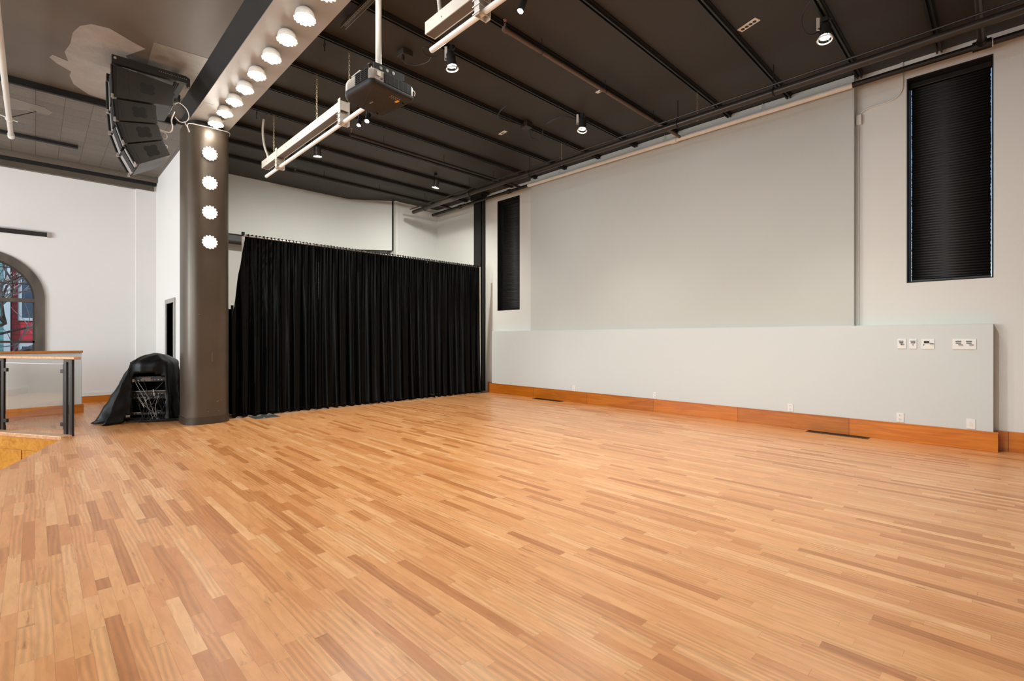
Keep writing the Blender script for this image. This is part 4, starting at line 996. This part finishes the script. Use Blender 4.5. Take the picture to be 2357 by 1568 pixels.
mb = MB(); mb.lathe([(0.001, 0), (0.014, 0), (0.014, 0.006), (0.001, 0.008)], (XS + 0.025, 0.685, 4.655), 12, Matrix.Rotation(PI / 2, 3, 'Y')); part('shackle', mb, M['chrome'], t)
single_tube('signal_cable', [(-7.55, 1.29, 4.33), (-7.52, 1.34, 4.35), (-7.50, 1.41, 4.29), (-7.50, 1.44, 4.20), (-7.52, 1.41, 4.13), (-7.55, 1.35, 4.12), (-7.56, 1.30, 4.17)], 0.006, M['cable_w'], 'white cable looping behind the top speaker box', 'cable', 'white cables of the speaker array', 6)
single_tube('signal_cable', [(-7.60, 1.30, 4.25), (-7.56, 1.26, 4.12), (-7.56, 1.27, 4.02), (-7.58, 1.24, 3.96), (-7.60, 1.15, 3.97), (-7.60, 1.12, 3.99)], 0.008, M['cable_w'], 'white cable plugged into the second speaker box', 'cable', 'white cables of the speaker array', 6)
single_tube('signal_cable', [(-7.60, 1.12, 3.95), (-7.57, 1.20, 3.93), (-7.58, 1.21, 3.87), (-7.62, 1.15, 3.86), (-7.60, 1.17, 3.80), (-7.58, 1.22, 3.77), (-7.60, 1.20, 3.72)], 0.006, M['cable_w'], 'thin white cable linking the two lowest speaker boxes', 'cable', 'white cables of the speaker array', 6)
single_tube('signal_cable', [(-7.56, 1.40, 4.14), (-7.9, 1.52, 4.16), (-8.25, 1.58, 4.28), (-8.47, 1.62, 4.47), (-8.48, 1.80, 4.495), (-8.475, 2.0, 4.50), (-8.54, 2.17, 4.52), (-8.75, 2.23, 4.54)], 0.006, M['cable_w'], 'pale cable running from the speakers around the top of the column', 'cable', 'white cables of the speaker array', 6)

# bare plaster patches
blob([(-8.02, 0.26), (-7.75, 0.30), (-7.45, 0.31), (-7.24, 0.36), (-7.10, 0.45), (-7.06, 0.60), (-7.18, 0.80), (-7.26, 0.95), (-7.6, 0.80), (-7.9, 0.95), (-8.6, 0.98), (-9.12, 0.96), (-9.22, 0.76), (-9.18, 0.55), (-8.95, 0.38), (-8.7, 0.33), (-8.55, 0.34), (-8.42, 0.20), (-8.30, 0.13), (-8.20, 0.16), (-8.26, 0.30)], HP, 0.003, M['patch'], 'plaster_patch', 'large rough pale patch of bare plaster on the ceiling left of the speakers')
blob([(-7.02, 1.00), (-6.96, 1.54), (-8.3, 1.54), (-8.7, 1.45), (-8.6, 1.10), (-7.6, 1.02)], HP, 0.003, M['patch2'], 'plaster_patch', 'straight-edged worn plaster patch between the speakers and the beam')
blob([(-9.95, -0.60), (-9.90, -0.30), (-9.98, 0.10), (-10.12, 0.20), (-10.28, 0.15), (-10.30, -0.05), (-10.45, -0.35), (-10.4, -0.6)], HT, 0.003, M['patch2'], 'plaster_patch', 'long pale patch on the gridded ceiling tiles at the left edge')

# left hanging pipe
t = thing('ceiling_pipe', 'pale pipe end with a cap hanging under the tiled ceiling at the left edge', 'pipe', (-9.0, -0.27, 4.55))
mb = MB(); mb.tube([(-5.0, -0.27, 4.55), (-11.15, -0.27, 4.55)], 0.032, 14); part('pipe_run', mb, M['raceway'], t)
mb = MB(); mb.tube([(-11.12, -0.27, 4.55), (-11.25, -0.27, 4.55)], 0.042, 14); part('end_cap', mb, M['pipewhite'], t)
mb = MB(); mb.torus((-10.35, -0.27, 4.55), 0.036, 0.008, Matrix.Rotation(PI / 2, 3, 'Y'), 14, 6); mb.tube([(-10.35, -0.36, 4.58), (-10.35, -0.18, 4.53)], 0.008, 6); part('pipe_clamp', mb, M['pipewhite'], t)
mb = MB(); mb.tube([(-10.3, -0.25, 4.56), (-10.25, 0.02, HT)], 0.006, 6); part('sway_brace', mb, M['pipe'], t)

# =================================================================== DRAPES
XD = -8.82
def drape(y0, y1, label, seed, flare=0.0, ztop=3.02, xo=0.0, zmin=0.008, folds=9.5, name='black_drape', amp=1.0, group='black drape panels on the pipe stand'):
    r_ = random.Random(seed); ny = int((y1 - y0) * 110); nz = 46
    ph = [r_.uniform(0, 6.28) for _ in range(8)]
    vs = []; fs = []
    for j in range(nz + 1):
        v = j / nz; z = zmin + (ztop - zmin) * (1 - (1 - v) ** 1.0)
        for i in range(ny + 1):
            u = i / ny; y = y0 + (y1 - y0) * u
            if flare: y += -flare * (1 - u) ** 3 * min(1, (1 - v) * 2.05) ** 0.9 * (1.0 if v > 0 else 1)
            k = folds * 2 * PI
            yy = (y - y0)
            a_low = math.sin(k * yy * 0.62 + ph[0] + 0.5 * math.sin(yy * 3 + ph[1]) + 0.35 * math.sin(3 * v + ph[4])) + 0.55 * math.sin(k * yy * 1.13 + ph[2] + 0.6 * math.sin(2.2 * v + ph[3]))
            a_hi = math.sin(k * yy * 1.75 + ph[5]) + 0.4 * math.sin(k * yy * 2.6 + ph[6])
            wt = v ** 2.5
            x = XD + xo + amp * ((1 - wt) * 0.034 * a_low + wt * 0.017 * a_hi)
            x += 0.05 * (1 - v) ** 6 * (0.6 + 0.4 * math.sin(k * yy * 0.4 + ph[7])) * amp
            zz = z
            if j == nz: zz += 0.006 * math.sin(k * yy * 1.75 + ph[5]) 
            if j == 0: zz = zmin + 0.012 * (1 + math.sin(k * yy * 0.7 + ph[2])) * 0.7
            vs.append((x, y, zz))
    n = ny + 1
    for j in range(nz):
        for i in range(ny): fs.append((j * n + i, j * n + i + 1, (j + 1) * n + i + 1, (j + 1) * n + i))
    mb = MB(); mb.add(vs, fs, True)
    t = thing(name, label, 'drape', (XD + xo, (y0 + y1) / 2, 0), group)
    o = part('fabric', mb, M['drape'], t); so = o.modifiers.new('thick', 'SOLIDIFY'); so.thickness = 0.003
    # hem and pole pocket seam
    row = [Vector(vs[(nz - 1) * n + i]) + Vector((0.004, 0, -0.005)) for i in range(0, n, 3)]
    mb = MB(); mb.tube(row, 0.004, 4); part('pocket_seam', mb, M['cloth'], t)
    row = [Vector(vs[1 * n + i]) + Vector((0.003, 0, 0)) for i in range(0, n, 3)]
    mb = MB(); mb.tube(row, 0.004, 4); part('bottom_hem', mb, M['cloth'], t)
    return t
drape(2.49, 3.71, 'leftmost tall black drape, its left edge flaring out below the white pole', 11, flare=0.21)
drape(3.70, 4.945, 'tall black drape, second from the left', 12)
drape(4.87, 6.36, 'tall black drape, third from the left, right of the white gap', 13)
drape(6.35, 7.545, 'rightmost tall black drape, beside the white pole and steel post', 14)
drape(1.96, 2.42, 'short black drape behind the column, left of the tall drapes', 15, ztop=1.80, xo=-0.42, folds=11, group=None)
# doorway drape
vs = []; nn = 60; mb = MB(); fs = []
for j in range(2):
    for i in range(nn + 1):
        x = DX0 + 0.02 + (DX1 - DX0 - 0.04) * i / nn; vs.append((x, YP + 0.09 + 0.02 * math.sin(i * 0.9), 0.01 if j == 0 else DZ - 0.01))
for i in range(nn): fs.append((i, i + 1, nn + 2 + i, nn + 1 + i))
mb.add(vs, fs, True); single('door_curtain', mb, M['drape'], 'black curtain filling the grey framed doorway behind the draped rack', 'curtain')

# pipe stand for the drapes
t = thing('drape_stand', 'long pipe and drape stand with white uprights carrying the black drapes', 'drape stand', (XD, 5.0, 0))
def upright(y, z1, x=XD - 0.045, r=0.023):
    mb = MB(); mb.tube([(x, y, 0.006), (x, y, z1)], r, 14); p = part('upright', mb, M['pipewhite'], t, label='white upright pole')
    mb = MB(); mb.tube([(x, y, z1), (x, y, z1 + 0.075)], r * 1.08, 14); mb.v = [tuple(Vector(v) - t.location) for v in mb.v]; part('pole_cap', mb, M['black'], p, local=True)
upright(2.463, 2.985); upright(7.575, 3.0, XD)
upright(4.95, 2.98, XD - 0.115)
mb = MB(); mb.tube([(XD, 2.46, 2.99), (XD, 7.56, 2.99)], 0.014, 10); part('crossbar', mb, M['steel'], t)
for (x, y, s_) in ((-8.56, 2.72, 0.19), (-8.84, 7.60, 0.20)):
    mb = MB(); mb.box(x - s_ - 0.07, x + s_ - 0.07, y - s_, y + s_, 0.0, 0.006); mb.lathe([(0.014, 0.006), (0.014, 0.016), (0.002, 0.018)], (x + 0.08, y - 0.05, 0), 10); part('base_plate', mb, M['steel'], t)
t2 = thing('low_pole', 'short black pole with a cap standing in front of the short drape beside the column', 'pole', (-9.22, 2.393, 0))
mb = MB(); mb.tube([(-9.22, 2.393, 0.005), (-9.22, 2.393, 1.79)], 0.014, 12); part('pole_tube', mb, M['dark'], t2)
mb = MB(); mb.tube([(-9.22, 2.393, 1.79), (-9.22, 2.393, 1.86)], 0.022, 12); part('pole_cap', mb, M['black'], t2)
mb = MB(); mb.box(-9.34, -9.10, 2.27, 2.51, 0, 0.005); part('base_plate', mb, M['dark'], t2)

# =================================================================== DRAPED EQUIPMENT RACK
fn = Vector((0.907, -0.42, 0)).normalized(); fs_ = Vector((0.42, 0.907, 0)).normalized()
RC = Vector((-9.43, 1.275, 0))     # centre of the rack's front edge on the floor
def R3(s, d, z): return RC + fs_ * s + fn * d + Vector((0, 0, z))   # s right, d towards the viewer
def rbox(mb, s0, s1, d0, d1, z0, z1):
    vs = [R3(s, d, z) for s in (s0, s1) for d in (d0, d1) for z in (z0, z1)]
    return mb.add(vs, [(0, 1, 3, 2), (4, 6, 7, 5), (0, 4, 5, 1), (2, 3, 7, 6), (0, 2, 6, 4), (1, 5, 7, 3)])
t = thing('equipment_rack', 'open black equipment rack full of cables under the black cloth left of the column', 'rack', tuple(RC + fn * -0.25))
mb = MB(); rbox(mb, -0.25, 0.25, -0.50, -0.02, 0.03, 0.06); rbox(mb, -0.25, 0.25, -0.50, -0.02, 0.90, 0.93); rbox(mb, -0.25, -0.235, -0.50, -0.02, 0.06, 0.90); rbox(mb, 0.235, 0.25, -0.50, -0.02, 0.06, 0.90); rbox(mb, -0.235, 0.235, -0.50, -0.49, 0.06, 0.90)
part('rack_case', mb, M['blackmatte'], t)
mb = MB(); rbox(mb, 0.222, 0.236, -0.03, -0.015, 0.10, 0.72); part('rack_rail', mb, M['steel'], t, label='bright right rail')
mb = MB(); rbox(mb, -0.236, -0.222, -0.03, -0.015, 0.10, 0.88); part('rack_rail', mb, M['dark'], t)
units = [(0.62, 0.70, 'dark'), (0.40, 0.47, 'duct'), (0.345, 0.395, 'dark'), (0.10, 0.135, 'duct')]
for (z0, z1, m_) in units:
    mb = MB(); rbox(mb, -0.225, 0.225, -0.35, -0.03, z0, z1); u_ = part('rack_unit', mb, M[m_], t)
    mb = MB(); rr = random.Random(int(z0 * 100))
    for k in range(9): s0 = -0.2 + k * 0.045; rbox(mb, s0, s0 + rr.uniform(0.008, 0.02), -0.03, -0.024, z0 + 0.02, z0 + 0.02 + rr.uniform(0.006, 0.016))
    mb.v = [tuple(Vector(v) - t.location) for v in mb.v]; part('sockets', mb, M['steel'], u_, local=True)
mb = MB(); rbox(mb, -0.10, 0.02, -0.03, -0.022, 0.625, 0.685); part('face_panel', mb, mat('taupe_panel', rgb(120, 108, 100), 0.4), t, label='grey brown face panel')
mb = MB(); rbox(mb, -0.22, -0.195, -0.03, -0.022, 0.62, 0.665); part('paper_tag', mb, M['white_bead'], t)
mb = MB(); rbox(mb, -0.225, 0.225, -0.03, -0.01, 0.47, 0.478); rbox(mb, -0.22, -0.10, -0.03, -0.01, 0.135, 0.145); rbox(mb, 0.10, 0.17, -0.03, -0.01, 0.15, 0.158); part('shelf_lip', mb, M['steel'], t)
for s_ in (-0.2, 0.2):
    mb = MB(); rbox(mb, s_ - 0.03, s_ + 0.03, -0.15, -0.10, 0, 0.03); part('castor', mb, M['dark'], t)
rr = random.Random(21)
for k in range(16):
    s0 = rr.uniform(-0.2, 0.2); s1 = rr.uniform(-0.15, 0.2); z0 = rr.choice((0.36, 0.42, 0.64)); z1 = rr.uniform(0.02, 0.2)
    pts = [R3(s0, -0.02, z0), R3(s0 + 0.01, 0.02, z0 - 0.03), R3((s0 + s1) / 2 + rr.uniform(-0.06, 0.06), 0.035, (z0 + z1) / 2), R3(s1, 0.03, z1), R3(s1 + rr.uniform(-0.1, 0.1), 0.03 + rr.uniform(0, 0.03), 0.012)]
    mb = MB(); mb.tube(pts, 0.0045, 6); part('patch_cable', mb, M['cable_b'] if k % 5 else M['spkgrey'], t)
for (s0, s1, z0, z1) in ((-0.14, -0.05, 0.36, 0.22), (0.02, -0.06, 0.37, 0.27), (-0.05, -0.02, 0.35, 0.28)):
    mb = MB(); mb.tube([R3(s0, -0.01, z0), R3((s0 + s1) / 2, 0.02, (z0 + z1) / 2 + 0.02), R3(s1, 0.02, z1)], 0.006, 6); part('patch_cable', mb, M['cable_w'], t, label='pale patch cable')
mb = MB(); mb.tube([R3(0.06, 0.0, 0.50), R3(0.075, 0.02, 0.44), R3(0.08, 0.02, 0.40)], [0.004, 0.010, 0.006], 6); part('paper_tag', mb, M['white_bead'], t)
# heap of cables on the floor
mb = MB()
for k in range(14):
    c0 = R3(rr.uniform(-0.1, 0.32), rr.uniform(0.05, 0.12), 0.012 + 0.006 * (k % 4)); a_, b__ = rr.uniform(0.08, 0.2), rr.uniform(0.03, 0.07); an = rr.uniform(0, 6)
    pts = [c0 + fs_ * (a_ * math.cos(an + q * 0.4)) + fn * (b__ * math.sin(an + q * 0.4)) for q in range(rr.randint(9, 16))]
    mb.tube(pts, 0.006, 6)
o = single('cable_heap', mb, M['cable_b'], 'tangle of black cables lying on the floor in front of the rack', 'cables'); o['kind'] = 'stuff'

# cloth
nphi, nlev = 144, 34
cc = R3(0.0, -0.26, 0); vs = []; rows = []
def sect(phi, z):
    c, s_ = math.cos(phi), math.sin(phi)          # phi 0 = front, increasing to the right
    a_, b__ = 0.285, 0.285; e = 3.6
    rx = math.copysign(abs(s_) ** (2 / e), s_) * a_; ry = math.copysign(abs(c) ** (2 / e), c) * b__
    tt = max(0.0, min(1.0, z / 0.93)); fl_ = (1 - tt)
    left = max(0.0, -s_); right = max(0.0, s_); back = max(0, -c)
    flare = 0.30 * left ** 0.7 * fl_ ** 1.15 + 0.05 * right * fl_ + 0.10 * back * fl_ + 0.02 * max(0, c) * fl_
    fold = fl_ ** 0.6 * (0.075 * math.sin(phi * 9 + 1.3) + 0.02 * math.sin(phi * 17 + 0.4 + z * 2)) * (0.35 + left)
    k = 1 + (flare + fold) / 0.285
    return rx * k, ry * k
for j in range(nlev + 1):
    v = j / nlev
    if v < 0.72: z = 0.008 + (0.93 - 0.008) * v / 0.72; q = 1.0
    else: w2 = (v - 0.72) / 0.28; z = 0.93; q = 1 - w2
    for i in range(nphi):
        phi = 2 * PI * i / nphi
        x, y = sect(phi, z)
        zz = z
        if q < 1: x *= q; y *= q; zz = 0.93 + 0.115 * (1 - q ** 2.2) + 0.006 * math.sin(phi * 5) * q
        else: zz = z - 0.05 * max(0, -math.sin(phi)) * v
        if j == 0: zz = 0.006 + 0.012 * (1 + math.sin(phi * 11)) * 0.5; x *= 1.04; y *= 1.04
        p = cc + fs_ * (x + 0.03 * (q < 1) * (1 - q)) + fn * y; vs.append((p.x, p.y, zz))
fs = []
for j in range(nlev):
    for i in range(nphi):
        phi = 2 * PI * (i + 0.5) / nphi; ph = phi if phi < PI else phi - 2 * PI
        z = vs[j * nphi + i][2]
        edge = 0.70 + 0.07 * math.cos(ph * 2.2) - 0.05 * ph
        q_ = [Vector(vs[jj * nphi + ii % nphi]) - RC for jj in (j, j + 1) for ii in (i, i + 1)]; sm_ = sum(v.dot(fs_) for v in q_) / 4
        if -0.20 - 0.06 * (z < 0.1) < sm_ < 0.228 and math.cos(ph) > 0 and z < 0.70 + 0.05 * math.cos(sm_ * 9) - 0.1 * sm_ and j / nlev < 0.72: continue
        fs.append((j * nphi + i, j * nphi + (i + 1) % nphi, (j + 1) * nphi + (i + 1) % nphi, (j + 1) * nphi + i))
mb = MB(); mb.add(vs, fs, True)
o = single('black_cloth', mb, M['cloth'], 'shiny black cloth draped over the equipment rack, spreading over the floor at left', 'cloth')
tx = bpy.data.textures.new('cloth_wrinkles', 'CLOUDS'); tx.noise_scale = 0.16; dm = o.modifiers.new('wrinkles', 'DISPLACE'); dm.texture = tx; dm.strength = 0.05; dm.mid_level = 0.4; dm.texture_coords = 'LOCAL'
so = o.modifiers.new('thick', 'SOLIDIFY'); so.thickness = 0.004

# =================================================================== RAILING AND HALF WALL
t = thing('half_wall', 'white half wall with an orange wood cap behind the glass railing', 'half wall', (-11.37, -0.3, 0))
mb = MB(); mb.box(-11.44, -11.30, -1.25, 0.585, 0, 1.052); part('wall_body', mb, M['low'], t, bevel=0.004)
mb = MB(); mb.box(-11.49, -11.25, -1.28, 0.60, 1.052, 1.085); part('wood_cap', mb, M['maple_y'], t, bevel=0.005, label='orange wood cap')
mb = MB(); mb.box(-11.30, -11.275, -1.25, 0.61, 0, 0.155); mb.box(-11.46, -11.30, 0.585, 0.61, 0, 0.155); mb.box(-11.275, -11.265, -1.25, 0.61, 0, 0.016); part('skirting', mb, M['maple_y'], t)

t = thing('glass_railing', 'black metal railing with clear glass and pale wooden handrail at the stair opening', 'railing', (-9.3, 0, 0))
ra = Vector((-8.72, 0.352, 0)); rb = Vector((-9.88, -0.312, 0)); rd = (rb - ra).normalized(); rn = Vector((-rd.y, rd.x, 0))
def obox(mb, c, l, w_, z0, z1):
    vs = [c + rd * sl * l / 2 + rn * sw * w_ / 2 + Vector((0, 0, z)) for sl in (-1, 1) for sw in (-1, 1) for z in (z0, z1)]
    return mb.add(vs, [(0, 1, 3, 2), (4, 6, 7, 5), (0, 4, 5, 1), (2, 3, 7, 6), (0, 2, 6, 4), (1, 5, 7, 3)])
for i, c in enumerate((ra, rb, rb + rd * 1.337)):
    for dd in (0.0, 0.105):
        mb = MB(); obox(mb, c + rd * dd, 0.052, 0.03, 0.0, 1.02); part('post', mb, M['black'], t, bevel=0.003)
    mb = MB(); obox(mb, c + rd * 0.052, 0.055, 0.03, 0.985, 1.02); part('post_bridge', mb, M['black'], t)
L = (rb - ra).length
for k in range(2):
    s0 = ra + rd * (0.105 + k * L); 
    g0_ = s0 + rd * 0.05; g1_ = s0 + rd * (L - 0.105 - 0.05)
    mb = MB(); obox(mb, (g0_ + g1_) / 2, (g1_ - g0_).length, 0.010, 0.085, 0.955); part('glass_panel', mb, M['glass'], t, label='clear glass panel')
    mb = MB(); obox(mb, (g0_ + g1_) / 2, (g1_ - g0_).length, 0.011, 0.955, 0.960); part('glass_edge', mb, M['white_bead'], t)
    mb = MB(); obox(mb, g0_ + rd * -0.006, 0.012, 0.014, 0.08, 0.955); part('edge_seal', mb, M['black'], t)
    for c in (s0 + rd * 0.05, s0 + rd * (L - 0.105 - 0.05)):
        for z in (0.15, 0.86):
            mb = MB(); obox(mb, c, 0.075, 0.034, z - 0.025, z + 0.025); part('glass_clamp', mb, M['black'], t, bevel=0.003)
mb = MB(); obox(mb, ra + rd * 1.3 , 2.82, 0.085, 1.02, 1.055); part('handrail', mb, M['railwood'], t, bevel=0.008, label='pale wooden handrail')

# =================================================================== ARCHED WINDOW AND OUTSIDE
w3 = bpy.data.objects.new('window_3', None); COL.objects.link(w3); w3['kind'] = 'structure'; w3.location = (XF, Yc, zb)
mb = MB(); NA2 = 40; Xa, Xb = XF - 0.03, XF + 0.03
for k in range(NA2):
    a0 = PI * k / NA2; a1 = PI * (k + 1) / NA2
    mb.prism([(Yc + R0 * math.cos(a0) * 0.985, zs + R0 * math.sin(a0) * 0.985), (Yc + R1 * math.cos(a0), zs + R1 * math.sin(a0)), (Yc + R1 * math.cos(a1), zs + R1 * math.sin(a1)), (Yc + R0 * math.cos(a1) * 0.985, zs + R0 * math.sin(a1) * 0.985)], Xa, Xb, 'x')
for s_ in (-1, 1): mb.prism([(Yc + s_ * R0 * 0.985, 0.45), (Yc + s_ * R1, 0.45), (Yc + s_ * R1, zs), (Yc + s_ * R0 * 0.985, zs)], Xa, Xb, 'x')
mb.box(Xa, Xb, Yc - R1, Yc + R1, 0.45, zb)
part('window_casing', mb, M['frame'], w3)
mb = MB(); xs0, xs1 = XF - 0.14, XF - 0.09
M['sash'] = mat('window_sash', rgb(58, 54, 52), 0.45)
for k in range(NA2):
    a0 = PI * k / NA2; a1 = PI * (k + 1) / NA2
    mb.prism([(Yc + (R0 - 0.04) * math.cos(a0), zs + (R0 - 0.04) * math.sin(a0)), (Yc + R0 * math.cos(a0), zs + R0 * math.sin(a0)), (Yc + R0 * math.cos(a1), zs + R0 * math.sin(a1)), (Yc + (R0 - 0.04) * math.cos(a1), zs + (R0 - 0.04) * math.sin(a1))], xs0, xs1, 'x')
for s_ in (-1, 1): mb.box(xs0, xs1, Yc + s_ * R0 - 0.02 - 0.018 * s_, Yc + s_ * R0 + 0.02 - 0.018 * s_, zb, zs)
mb.box(xs0, xs1, Yc - R0, Yc + R0, zb, zb + 0.05); mb.box(xs0, xs1, Yc - R0, Yc + R0, 1.215, 1.255)
part('window_sash', mb, M['sash'], w3)
mb = MB(); mb.box(xs0, XF - 0.03, Yc - R0, Yc + R0, 1.985, 2.055); part('transom_bar', mb, M['frame'], w3)
mb = MB()
for yy in (-0.30, -0.75, -1.20): mb.box(xs0 + 0.015, xs1 - 0.005, yy - 0.008, yy + 0.008, zs, zs + math.sqrt(max(0, R0 ** 2 - (yy - Yc) ** 2)))
for zz in (2.335, 2.63): hw = math.sqrt(R0 ** 2 - (zz - zs) ** 2); mb.box(xs0 + 0.015, xs1 - 0.005, Yc - hw, Yc + hw, zz - 0.007, zz + 0.007)
part('glazing_bars', mb, M['sash'], w3)
mb = MB(); pp = [(Yc + 0.74 * math.cos(PI * k / 30), zs + 0.74 * math.sin(PI * k / 30)) for k in range(31)] + [(Yc - 0.74, zb), (Yc + 0.74, zb)]
mb.prism(pp, XF - 0.118, XF - 0.112, 'x'); part('window_pane', mb, M['glass'], w3)

t = thing('linear_wall_diffuser', 'long dark slot diffuser high on the wall above the arched window', 'air diffuser', (XF, -0.9, 3.27))
mb = MB(); mb.box(XF, XF + 0.03, -2.6, 0.185, 3.255, 3.34); part('slot_body', mb, M['dark'], t)
mb = MB(); mb.box(XF, XF + 0.045, -2.6, 0.17, 3.335, 3.35); mb.box(XF, XF + 0.035, 0.17, 0.215, 3.245, 3.345); part('slot_frame', mb, M['doorframe'], t)

# outside: two houses, ground and a bare tree
t = thing('house', 'teal clapboard house seen through the arched window', 'house', (-22, -3.5, -1.0), 'houses outside the arched window')
mb = MB(); mb.box(-25, -21.0, -8.0, -0.56, -1.2, 9); part('house_wall', mb, M['teal'], t)
mb = MB(); mb.box(-21.0, -20.95, -0.66, -0.52, -1.2, 9); part('corner_board', mb, M['trimblue'], t)
for (y0, z0, hh) in ((-1.9, 1.8, 1.4), (-3.9, 1.8, 1.4), (-1.9, 4.6, 1.4), (-3.9, -0.4, 1.2)):
    mb = MB(); mb.box(-21.0, -20.95, y0 - 0.5, y0 + 0.5, z0 - 0.12, z0 + hh + 0.12); w_ = part('window_trim', mb, M['trimblue'], t)
    mb = MB(); mb.box(-20.95, -20.93, y0 - 0.38, y0 + 0.38, z0, z0 + hh); mb.v = [tuple(Vector(v) - t.location) for v in mb.v]; part('pane', mb, M['darkglass'], w_, local=True)
t = thing('house', 'red clapboard house with pale blue window frames seen through the arched window', 'house', (-22, 1.5, -1.0), 'houses outside the arched window')
mb = MB(); mb.box(-26, -21.4, -0.50, 6.0, -1.2, 9); part('house_wall', mb, M['red'], t)
for (y0, z0, hh, hw) in ((0.02, 1.95, 1.4, 0.30), (0.02, -0.35, 1.40, 0.30), (1.6, 1.95, 1.4, 0.4), (1.6, -0.35, 1.4, 0.4)):
    mb = MB(); mb.box(-21.4, -21.34, y0 - hw - 0.09, y0 + hw + 0.09, z0 - 0.10, z0 + hh + 0.10); w_ = part('window_trim', mb, M['trimblue'], t)
    mb = MB(); mb.box(-21.34, -21.32, y0 - hw, y0 + hw, z0, z0 + hh); mb.v = [tuple(Vector(v) - t.location) for v in mb.v]; part('pane', mb, M['darkglass'], w_, local=True)
mb = MB(); mb.box(-60, -13.5, -30, 30, -1.3, -1.2); struct('ground_outside', mb, M['ground'])
t = thing('bare_tree', 'bare leafless tree with pale twigs in front of the houses outside', 'tree', (-17, -1.5, -1.2))
rt = random.Random(4); mb = MB(); tw = MB()
def grow(m1, m2, p, d, L_, r_, dep):
    pts = [p]; q = Vector(p); dd = Vector(d)
    for k in range(4):
        dd = (dd + Vector((rt.uniform(-.25, .25), rt.uniform(-.25, .25), rt.uniform(-.15, .25)))).normalized(); q = q + dd * L_ / 4; pts.append(tuple(q))
    (m1 if dep < 3 else m2).tube(pts, [r_ * (1 - 0.13 * k) for k in range(5)], 5)
    if dep >= 5: return
    for k in range(3 if dep < 4 else 2):
        b_ = Vector(pts[rt.randint(2, 4)]); nd = (dd + Vector((rt.uniform(-.7, .7), rt.uniform(-1, 1), rt.uniform(-.45, .7)))).normalized()
        grow(m1, m2, tuple(b_), nd, L_ * rt.uniform(0.6, 0.8), r_ * 0.55, dep + 1)
grow(mb, tw, (-17, -1.9, -1.2), Vector((0.05, 0.15, 1)), 2.4, 0.15, 0)
grow(mb, tw, (-17, -1.8, 1.0), Vector((0.2, 1.0, 0.35)), 1.6, 0.07, 1)
grow(mb, tw, (-17, -1.8, 1.3), Vector((0.1, 1.0, 0.1)), 1.7, 0.05, 2)
grow(mb, tw, (-17, -1.8, 0.6), Vector((0.1, 1.0, 0.2)), 1.8, 0.05, 2)
part('trunk', mb, M['trunk'], t); part('twigs', tw, M['twig'], t)
sun_d = bpy.data.lights.new('outdoor_sun', 'SUN'); sun_d.energy = 1.3; sun_d.angle = math.radians(3); sun_d.color = (1, 0.97, 0.94)
so_ = bpy.data.objects.new('outdoor_sun', sun_d); COL.objects.link(so_); so_.rotation_euler = Vector((-0.75, 0.35, -0.6)).to_track_quat('-Z', 'Y').to_euler()
